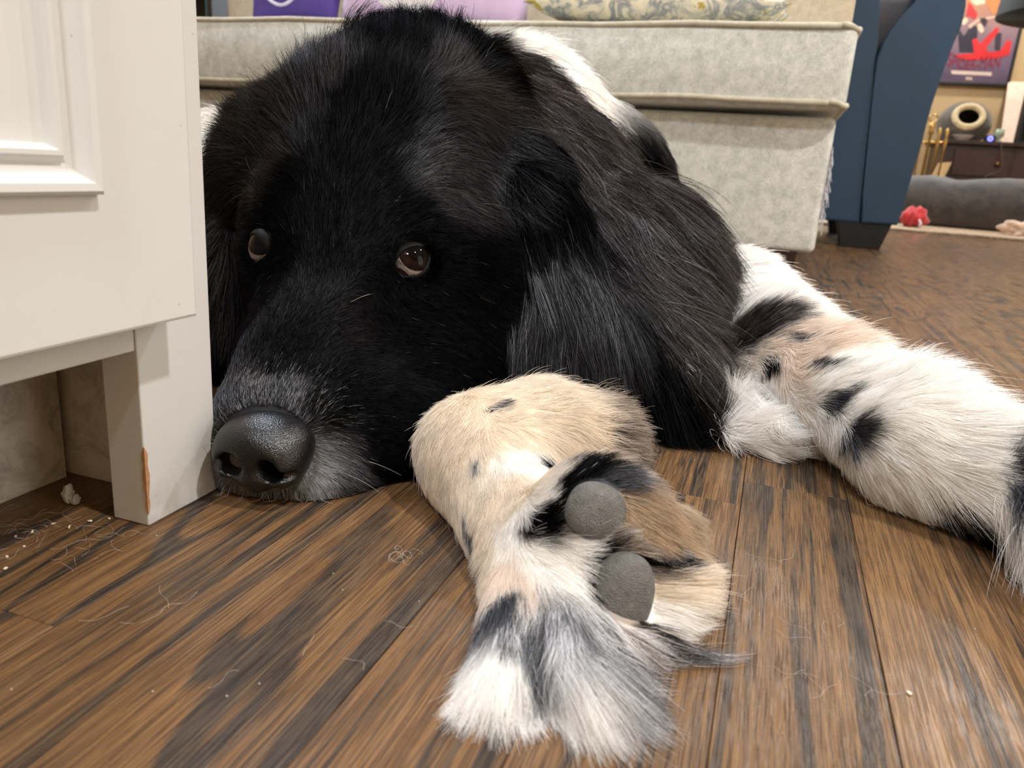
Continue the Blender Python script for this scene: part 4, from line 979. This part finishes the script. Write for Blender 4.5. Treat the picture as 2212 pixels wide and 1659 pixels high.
for i, (c, fr, look, op) in enumerate(zip(eye_c, eye_f, GAZE, ((.0122, .0092), (.0102, .0092)))):
    V, F = cap(c, fr, ER, 1.75); e = pydata('eye', V, F, M['sclera'], DOG, True); e['label'] = 'pale rim of the eye white' if i == 0 else 'half-hidden eye with pinkish white below'
    V, F = cap(c, look, ER*1.012, .80); pydata('iris', V, F, M['iris'], e, True)
    V, F = cap(c, look, ER*1.020, .40); pydata('pupil', V, F, M['pupil'], e, True)
    # eyelid: almond opening, skin running out and back into the face
    n = 56; V, F = [], []
    rings = [(1.0, 1.000), (1.0, 1.075), (1.06, 1.095), (1.18, 1.075), (1.38, 1.00), (1.7, .86)]
    for q, rr in rings:
        for k in range(n):
            b = 2*PI*k/n; cb, sb = math.cos(b), math.sin(b)
            x = op[0]*cb; y = op[1]*sb*(1-.42*abs(cb)**2.2)*(.66 if sb > 0 else .98)
            if q > 1:
                s = (q-1); x += cb*.011*s*1.3; y += sb*.011*s*1.3
            d = _n(fr[:, 2]*math.sqrt(max(ER**2-min(x*x+y*y, ER**2*.97), 1e-9))+fr[:, 0]*x+fr[:, 1]*y)
            V.append(c+d*ER*rr)
    for r_ in range(len(rings)-1):
        for k in range(n): F.append((r_*n+k, r_*n+(k+1) % n, (r_+1)*n+(k+1) % n, (r_+1)*n+k))
    pydata('eyelid', V, F, M['lid'], DOG, True)
    if i == 0:      # pink inner corner
        V, F = cap(c, fr, ER*1.03, .34); V = np.array(V); d = fr[:, 0]*(-.0125)+fr[:, 1]*(-.0050); ax2 = _n(fr[:, 2]*.0062+d)
        u = _n(np.cross(ax2, fr[:, 1])); A = np.stack([u, np.cross(ax2, u), ax2], 1); V, F = cap(c, A, ER*1.03, .52)
        o = pydata('inner_lid', V, F, M['haw'], DOG, True)
t = NT('paw_pad_skin'); v = t.coord(); vo = t.n('ShaderNodeTexVoronoi'); vo.inputs['Scale'].default_value = 1500; t.l(v, vo.inputs['Vector'])
t.base(t.ramp(t.noise(v, 220, 5, .7), [(.3, s2l((76, 74, 70))), (.62, s2l((100, 98, 94))), (.8, s2l((122, 112, 104)))])); t.rough(.72); t.bump(vo.outputs['Distance'], .8, .0005); M['pad'] = t.m
for c, fr, r in PADS:
    bm = bmesh.new(); bmesh.ops.create_icosphere(bm, subdivisions=4, radius=1)
    for v in bm.verts:
        p = np.array(v.co); p = np.sign(p)*np.abs(p)**.88; v.co = Vector(c+fr@(p*r))
    bm_obj('paw_pad', bm, M['pad'], DOG, True)
# ------------------------------------------------------------------ skin colours and fur
at_ = bme.attributes.new('coat', 'FLOAT_COLOR', 'POINT'); cc = np.ones((len(BV), 4), np.float32); cc[:, :3] = coat(BV, BP)[:, :3]*.85; at_.data.foreach_set('color', cc.ravel())
def fur_mat(name='coat_fur', gloss=.045, ru=.25, rv=.5):
    m = bpy.data.materials.new(name); m.use_nodes = True; N = m.node_tree.nodes; L = m.node_tree.links; N.remove(N['Principled BSDF'])
    a = N.new('ShaderNodeAttribute'); a.attribute_name = 'fur_color'
    d = N.new('ShaderNodeBsdfDiffuse'); L.new(a.outputs['Color'], d.inputs['Color'])
    tr = N.new('ShaderNodeBsdfTranslucent'); L.new(a.outputs['Color'], tr.inputs['Color'])
    mx = N.new('ShaderNodeMixShader'); mx.inputs[0].default_value = .42; L.new(d.outputs[0], mx.inputs[1]); L.new(tr.outputs[0], mx.inputs[2])
    h = N.new('ShaderNodeBsdfHair'); h.component = 'Reflection'; hi = N.new('ShaderNodeHairInfo'); rp = N.new('ShaderNodeValToRGB'); rp.color_ramp.elements[0].position = .35; rp.color_ramp.elements[0].color = (gloss*.3, gloss*.3, gloss*.32, 1); rp.color_ramp.elements[1].color = (gloss*3.4, gloss*3.5, gloss*3.8, 1); L.new(hi.outputs['Random'], rp.inputs[0]); mg = N.new('ShaderNodeMix'); mg.data_type = 'RGBA'; mg.blend_type = 'MULTIPLY'; mg.inputs[0].default_value = 1; L.new(rp.outputs[0], mg.inputs[6]); L.new(a.outputs['Alpha'], mg.inputs[7]); L.new(mg.outputs[2], h.inputs['Color']); h.inputs['RoughnessU'].default_value = ru; h.inputs['RoughnessV'].default_value = rv; h.inputs['Offset'].default_value = math.radians(-4)
    ad = N.new('ShaderNodeAddShader'); L.new(mx.outputs[0], ad.inputs[0]); L.new(h.outputs[0], ad.inputs[1]); L.new(ad.outputs[0], N['Material Output'].inputs[0]); return m
M['fur'] = fur_mat()
TRI = np.concatenate([BF[:, [0, 1, 2]], BF[:, [0, 2, 3]]]); tv0 = BV[TRI[:, 0]]; te1 = BV[TRI[:, 1]]-tv0; te2 = BV[TRI[:, 2]]-tv0
TA = .5*np.linalg.norm(np.cross(te1, te2), axis=1); TPID = BP[TRI[:, 0]]; TDEP = BDEP[TRI[:, 0]]; TFACE = BFACE[TRI[:, 0]]
FG = {}
for name, gl in FLOW.items():
    P, D_, L_, H_ = [], [], [], []
    for px, py, dx, dy, ln, lift in gl:
        p, n = surf(px, py, [name]); d = RC @ np.array([dx, dy, 0.]); d = d-n*d.dot(n); P.append(p); D_.append(_n(d)); L_.append(ln/1000); H_.append(lift)
    FG[PARTS.index(name)] = tuple(map(np.array, (P, D_, L_, H_)))
DG = build_sdf(PRIM, gx, gy, gz)
def sdf_at(P):
    ids, fr = [], []
    for a, g in enumerate((gx, gy, gz)):
        i = np.clip(np.searchsorted(g, P[:, a])-1, 0, len(g)-2); ids.append(i); fr.append(np.clip((P[:, a]-g[i])/(g[i+1]-g[i]), 0, 1))
    def s(i, j, k): return DG[ids[0]+i, ids[1]+j, ids[2]+k]
    c00 = s(0,0,0)*(1-fr[0])+s(1,0,0)*fr[0]; c10 = s(0,1,0)*(1-fr[0])+s(1,1,0)*fr[0]; c01 = s(0,0,1)*(1-fr[0])+s(1,0,1)*fr[0]; c11 = s(0,1,1)*(1-fr[0])+s(1,1,1)*fr[0]
    return (c00*(1-fr[1])+c10*fr[1])*(1-fr[2])+(c01*(1-fr[1])+c11*fr[1])*fr[2]
def sdf_grad(P, e=.002):
    g = np.stack([sdf_at(P+np.eye(3)[a]*e)-sdf_at(P-np.eye(3)[a]*e) for a in range(3)], 1); return g/np.maximum(np.linalg.norm(g, axis=1, keepdims=True), 1e-9)
def make_fur(name, N, K, rad, grav, clump, curl, div, parts):
    pi_ = [PARTS.index(q) for q in parts]; r = np.random.default_rng(len(name)+N)
    w = TA*np.isin(TPID, pi_)*(.45/np.clip(TDEP, .2, 9))**1.6*np.where(TFACE, 1, .22)
    t = r.choice(len(TRI), N, p=w/w.sum()); a, b = r.random(N), r.random(N); fl = a+b > 1; a[fl], b[fl] = 1-a[fl], 1-b[fl]
    P = tv0[t]+te1[t]*a[:, None]+te2[t]*b[:, None]
    nn = BN[TRI[t]]; n = nn[:, 0]*(1-a-b)[:, None]+nn[:, 1]*a[:, None]+nn[:, 2]*b[:, None]; n /= np.linalg.norm(n, axis=1, keepdims=True)
    pid = TPID[t]; ok = ~bare(P) & ~((P[:, 2] < .003) & (n[:, 2] < -.5)); P, n, pid = P[ok], n[ok], pid[ok]; N = len(P)
    d = np.zeros((N, 3)); ln = np.zeros(N); lf = np.zeros(N)
    for k in pi_:
        m = pid == k
        if not m.any(): continue
        G, D_, L_, H_ = FG[k]; d2 = ((P[m][:, None, :]-G[None])**2).sum(2)+1e-6; wt = d2**-1.6; wt /= wt.sum(1, keepdims=True); d[m] = wt@D_; ln[m] = wt@L_; lf[m] = wt@H_
    long_ = np.clip(ln/.03, .25, 1)[:, None]
    d += vnoise(P, 120, 11)*curl*long_*.8+vnoise(P, 420, 12)*curl*.5*long_+r.normal(size=(N, 3))*.10
    d -= n*(d*n).sum(1, keepdims=True); d /= np.maximum(np.linalg.norm(d, axis=1, keepdims=True), 1e-9)
    ln = ln*r.uniform(.62, 1.1, N); stray = r.random(N) < .012; ln[stray] *= 1.25; lf = lf+r.normal(size=N)*.05+stray*.22
    col = coat(P, pid); col *= np.where(col[:, :1] > .5, r.uniform(.92, 1.06, (N, 1)), r.uniform(.72, 1.18, (N, 1)))
    lum = col[:, :3].mean(1); sil = (lum < .03) & (r.random(N) < .0015); col[sil] = (.16, .15, .14, .6)
    if 'head' in parts:      # grizzled hairs around nose and lips
        dn = np.linalg.norm(P-NC, axis=1); g = np.clip(1-(dn-.022)/.030, 0, 1)*np.where(P[:, 2] < .028, .60, .16); k_ = r.random(N) < g
        col[k_] = np.array([.42, .42, .42, .9])*r.uniform(.15, 1.05, (k_.sum(), 1))
    X = np.empty((N, K, 3)); p = P-n*.0006; X[:, 0] = p; v = d*(1-lf)[:, None]+n*lf[:, None]; v /= np.linalg.norm(v, axis=1, keepdims=True)
    st = (ln/(K-1))[:, None]; cr = vnoise(P, 700, 21); down = np.array([0, 0, -1.])
    for j in range(1, K):
        p = p+v*st
        dist = sdf_at(p); low = .0008+.0010*j/K; m = dist < low
        if m.any(): p[m] += sdf_grad(p[m])*(low-dist[m])[:, None]
        p[:, 2] = np.maximum(p[:, 2], .0012)
        X[:, j] = p
        v = v+.22*(d-v)*1.0+grav*down*long_*1.6+vnoise(p, 160, 31+j % 3)*.05*long_+cr*.04*long_; v /= np.linalg.norm(v, axis=1, keepdims=True)
    # locks: hairs lean towards a neighbour strand along their length
    M_ = max(10, N//div); par = r.choice(N, M_, replace=False); kd = kdtree.KDTree(M_)
    for i, q in enumerate(par): kd.insert(P[q], i)
    kd.balance(); own = np.array([par[kd.find(q)[1]] for q in P])
    tint = np.exp(r.normal(size=M_)*(.20 if 'head' in parts else .40)); tw = np.ones(N); ix = {int(q): i for i, q in enumerate(par)}; tw = tint[np.array([ix[int(q)] for q in own])]
    dk = (col[:, :3].mean(1) < .05); col[dk] *= tw[dk][:, None]; col[~dk, :3] *= (tw[~dk][:, None])**.18
    mid = (col[:, :3].mean(1) > .07) & (col[:, :3].mean(1) < .55) & (np.ptp(col[:, :3], axis=1) < .12)
    if 'paw' in parts: col[mid, :3] = np.clip(col[mid, :3]*(tw[mid][:, None])**3.0*r.uniform(.5, 1.6, (mid.sum(), 1)), .02, .85)
    s = (np.linspace(0, 1, K)**1.2)[None, :, None]; cl = (clump*np.clip(ln/.02, .2, 1)*r.uniform(.5, 1.1, N))[:, None, None]
    lim = ln/np.maximum(ln[own], 1e-6); X = X+(X[own]-X)*s*np.clip(cl, 0, .85)*np.clip(1.4-np.abs(lim-1)[:, None, None], 0, 1)
    X[:, :, 2] = np.maximum(X[:, :, 2], .0008)
    hc = bpy.data.hair_curves.new(name); hc.add_curves([K]*N)
    hc.points.foreach_set('position', X.astype(np.float32).ravel())
    dep = project(P)[1]; rr = rad*np.clip(dep/.45, .75, 2.2)*r.uniform(.75, 1.2, N)
    taper = np.array([1-.75*(j/(K-1))**1.6 for j in range(K)])
    a_ = hc.attributes.new('radius', 'FLOAT', 'POINT'); a_.data.foreach_set('value', (rr[:, None]*taper[None]).astype(np.float32).ravel())
    c4 = np.clip(col, 0, .96).astype(np.float32); c4[:, 3] = col[:, 3]; ca = hc.attributes.new('fur_color', 'FLOAT_COLOR', 'CURVE'); ca.data.foreach_set('color', c4.ravel())
    hc.materials.append(M['fur']); o = bpy.data.objects.new(name, hc); COL.objects.link(o); o.parent = DOG; o.matrix_parent_inverse = Matrix.Translation(-Vector(DOG.location)); o['kind'] = 'stuff'; return o
FL_ = {'head_fur': 'short black face fur grizzled around the nose', 'ear_fur': 'long black ear fur', 'mane_fur': 'long brown-black neck fur', 'body_fur': 'white collar fur and black back fur', 'foreleg_fur': 'white foreleg fur with black spots', 'elbow_fur': 'wavy white elbow fur', 'paw_fur': 'cream paw fur with grey and black tufts'}
for k_, a_ in FURSET.items(): make_fur(k_, *a_)['label'] = FL_[k_]
# whiskers and lip hairs
wr = random.Random(4); wp = []
for px, py, dx, dy, L in [(470, 1050, -.5, .8, .016), (485, 1060, -.4, .9, .018), (500, 1065, -.3, 1, .014), (520, 1075, -.3, 1, .012), (545, 1080, .1, 1, .012), (560, 1080, .4, 1, .013), (590, 1085, -.5, .9, .016), (620, 1090, -.6, .9, .018), (640, 1090, -.3, 1, .012), (665, 1085, .2, 1, .012), (680, 1085, -.1, 1, .012), (700, 1080, .5, .7, .016),
                          (470, 960, -1, .1, .016), (466, 1000, -1, .25, .014), (880, 930, .9, -.55, .03), (900, 950, 1, -.4, .03), (760, 1010, .8, .3, .02), (800, 990, .9, .2, .022), (820, 620, -.8, .25, .02)]:
    p, n = surf(px, py, ['head']); d = RC @ np.array([dx, dy, -.15]); d = _n(d-n*d.dot(n)*.6); v = _n(d+n*.55); pts = []; q = p.copy()
    for j in range(8): pts.append(q.copy()); q = q+v*L/7; v = _n(v+d*.08+np.array([0, 0, -.06])); q[2] = max(q[2], .001)
    wp.append(pts)
hc = bpy.data.hair_curves.new('whisker'); hc.add_curves([8]*len(wp)); hc.points.foreach_set('position', np.array(wp, np.float32).ravel())
a_ = hc.attributes.new('radius', 'FLOAT', 'POINT'); a_.data.foreach_set('value', np.tile(np.linspace(.00012, .00004, 8), len(wp)).astype(np.float32))
hc.materials.append(plain('whisker_hair', (176, 168, 160), .35)); o = bpy.data.objects.new('whisker', hc); COL.objects.link(o); o.parent = DOG; o.matrix_parent_inverse = Matrix.Translation(-Vector(DOG.location)); o['kind'] = 'stuff'
# ------------------------------------------------------------------ bits on the floor
M['crumb'] = plain('crumb', (222, 210, 186), .8); M['lint'] = plain('lint', (176, 172, 164), .95)
kp = FL(1963, 1499)
def chip(name, px, py, r, sq, rot, mat, label, group=None, z0=0.0, cat='crumb'):
    p = FL(px, py); bm = bmesh.new(); bmesh.ops.create_icosphere(bm, subdivisions=2, radius=1)
    for v in bm.verts:
        k = 1+.18*math.sin(v.co.x*5+px)+.12*math.sin(v.co.y*7+py)
        v.co = Vector((v.co.x*r*sq[0]*k, v.co.y*r*sq[1]*k, (v.co.z+1)*r*sq[2]))
    bmesh.ops.rotate(bm, verts=bm.verts, cent=(0, 0, 0), matrix=Matrix.Rotation(rot, 3, 'Z'))
    me = bpy.data.meshes.new(name); bm.to_mesh(me); bm.free(); o = link(name, me, mat, None, True); o.location = (p[0], p[1], z0+.0001); return tag(o, label, cat, group)
chip('crumb', 1963, 1499, .00105, (.8, 1.15, .35), .4, M['crumb'], 'single pale oval crumb on the plank beside the dark seam at right')
crumbs = [(150, 1140, .0011, (.4, 1.7, .35), 'long white crumb lying just in front of the stuffing tuft'), (70, 1150, .001, (1.6, .5, .4), 'long pale crumb lying crosswise, left of the long white crumb'),
    (115, 1133, .0008, (1.3, .5, .4), 'small white sliver between the two long crumbs'), (195, 1128, .0009, (1.3, .7, .6), 'white crumb second from the foot of the cabinet leg'), (236, 1122, .0007, (1.4, .7, .5), 'white crumb touching the foot of the cabinet leg'),
    (34, 1160, .0007, (1, .8, .5), 'tiny pale crumb at the left edge, farthest back of four'), (52, 1182, .0007, (1, .8, .5), 'tiny pale crumb at the left edge, second from the back of four'),
    (15, 1205, .0009, (1.2, .7, .5), 'tiny pale crumb at the left edge, third from the back of four'), (12, 1230, .0009, (1, .9, .5), 'tiny pale crumb at the left edge, nearest the viewer of four')]
for px, py, r, sq, lab in crumbs: chip('crumb', px, py, r, sq, random.uniform(0, 3), M['crumb'], lab, 'white crumbs below the cabinet')
dust = [(338, 1158), (720, 1240), (490, 1505), (560, 1478), (330, 1495), (1690, 1585), (1105, 1385), (905, 1300), (740, 1275), (2050, 1340), (2105, 1360), (25, 1490)]
bm = bmesh.new()
for px, py in dust:
    p = FL(px, py); r = random.uniform(.0002, .0004)
    bmesh.ops.create_icosphere(bm, subdivisions=1, radius=r, matrix=Matrix.Translation((p[0], p[1], r*.6)))
o = bm_obj('dust', bm, M['lint'], None, True); tag(o, 'pinhead specks of pale dust scattered over the near floor planks', 'dust', None, 'stuff')
def fluff(px, py, size, label):
    p = FL(px, py); e = tag(empty('fluff', (p[0], p[1], 0)), label, 'lint')
    for dx, dy, r, h in ((0, 0, .45, 1.0), (.55, .1, .38, .55), (-.15, .2, .35, .4)):
        bm = bmesh.new(); bmesh.ops.create_icosphere(bm, subdivisions=3, radius=1)
        for v in bm.verts:
            k = 1+.2*math.sin(v.co.x*6+dx*9)+.15*math.sin(v.co.z*8+1)
            v.co = Vector((p[0]+(dx+v.co.x*r*k)*size, p[1]+(dy+v.co.y*r*k)*size, max((v.co.z+1)*h*size*k*.75, 0.0002)))
        bm_obj('tuft', bm, M['lint'], e, True)
fluff(150, 1088, .0055, 'white stuffing tuft on the floor inside the cabinet toe space')
# loose shed hairs lying on the boards
hv, hr = [], []
def loose(px, py, L, n, spread, curl):
    for k in range(n):
        p = FL(px+random.gauss(0, spread), py+random.gauss(0, spread*.5)); a = random.uniform(0, 2*PI); ca = random.gauss(0, curl); pts = []
        z = .0006+random.random()*.0008
        for j in range(8):
            pts.append((p[0], p[1], z+.0008*math.sin(j))); p = p+np.array([math.cos(a), math.sin(a), 0])*L/8; a += ca+random.gauss(0, .25)
        hv.append(pts)
loose(170, 1150, .016, 22, 70, .25); loose(60, 1140, .013, 18, 50, .3); loose(865, 1200, .014, 8, 9, .9); loose(1650, 1250, .02, 5, 60, .1); loose(1790, 1330, .016, 4, 60, .15); loose(650, 1370, .014, 4, 160, .1); loose(1820, 1480, .018, 6, 60, .1); loose(1890, 620, .06, 18, 60, .1); loose(1700, 700, .05, 10, 40, .1); loose(330, 1320, .02, 4, 30, .1)
hc = bpy.data.hair_curves.new('shed_hair'); hc.add_curves([8]*len(hv))
hc.points.foreach_set('position', np.array(hv, np.float32).ravel())
ra = hc.attributes.new('radius', 'FLOAT', 'POINT'); ra.data.foreach_set('value', np.full(len(hv)*8, .00004, np.float32))
sh_ = plain('shed_hair', (190, 180, 168), .5); hc.materials.append(sh_)
o = bpy.data.objects.new('shed_hair', hc); COL.objects.link(o); tag(o, 'loose pale dog hairs shed over the dark floor planks', 'hair', None, 'stuff')
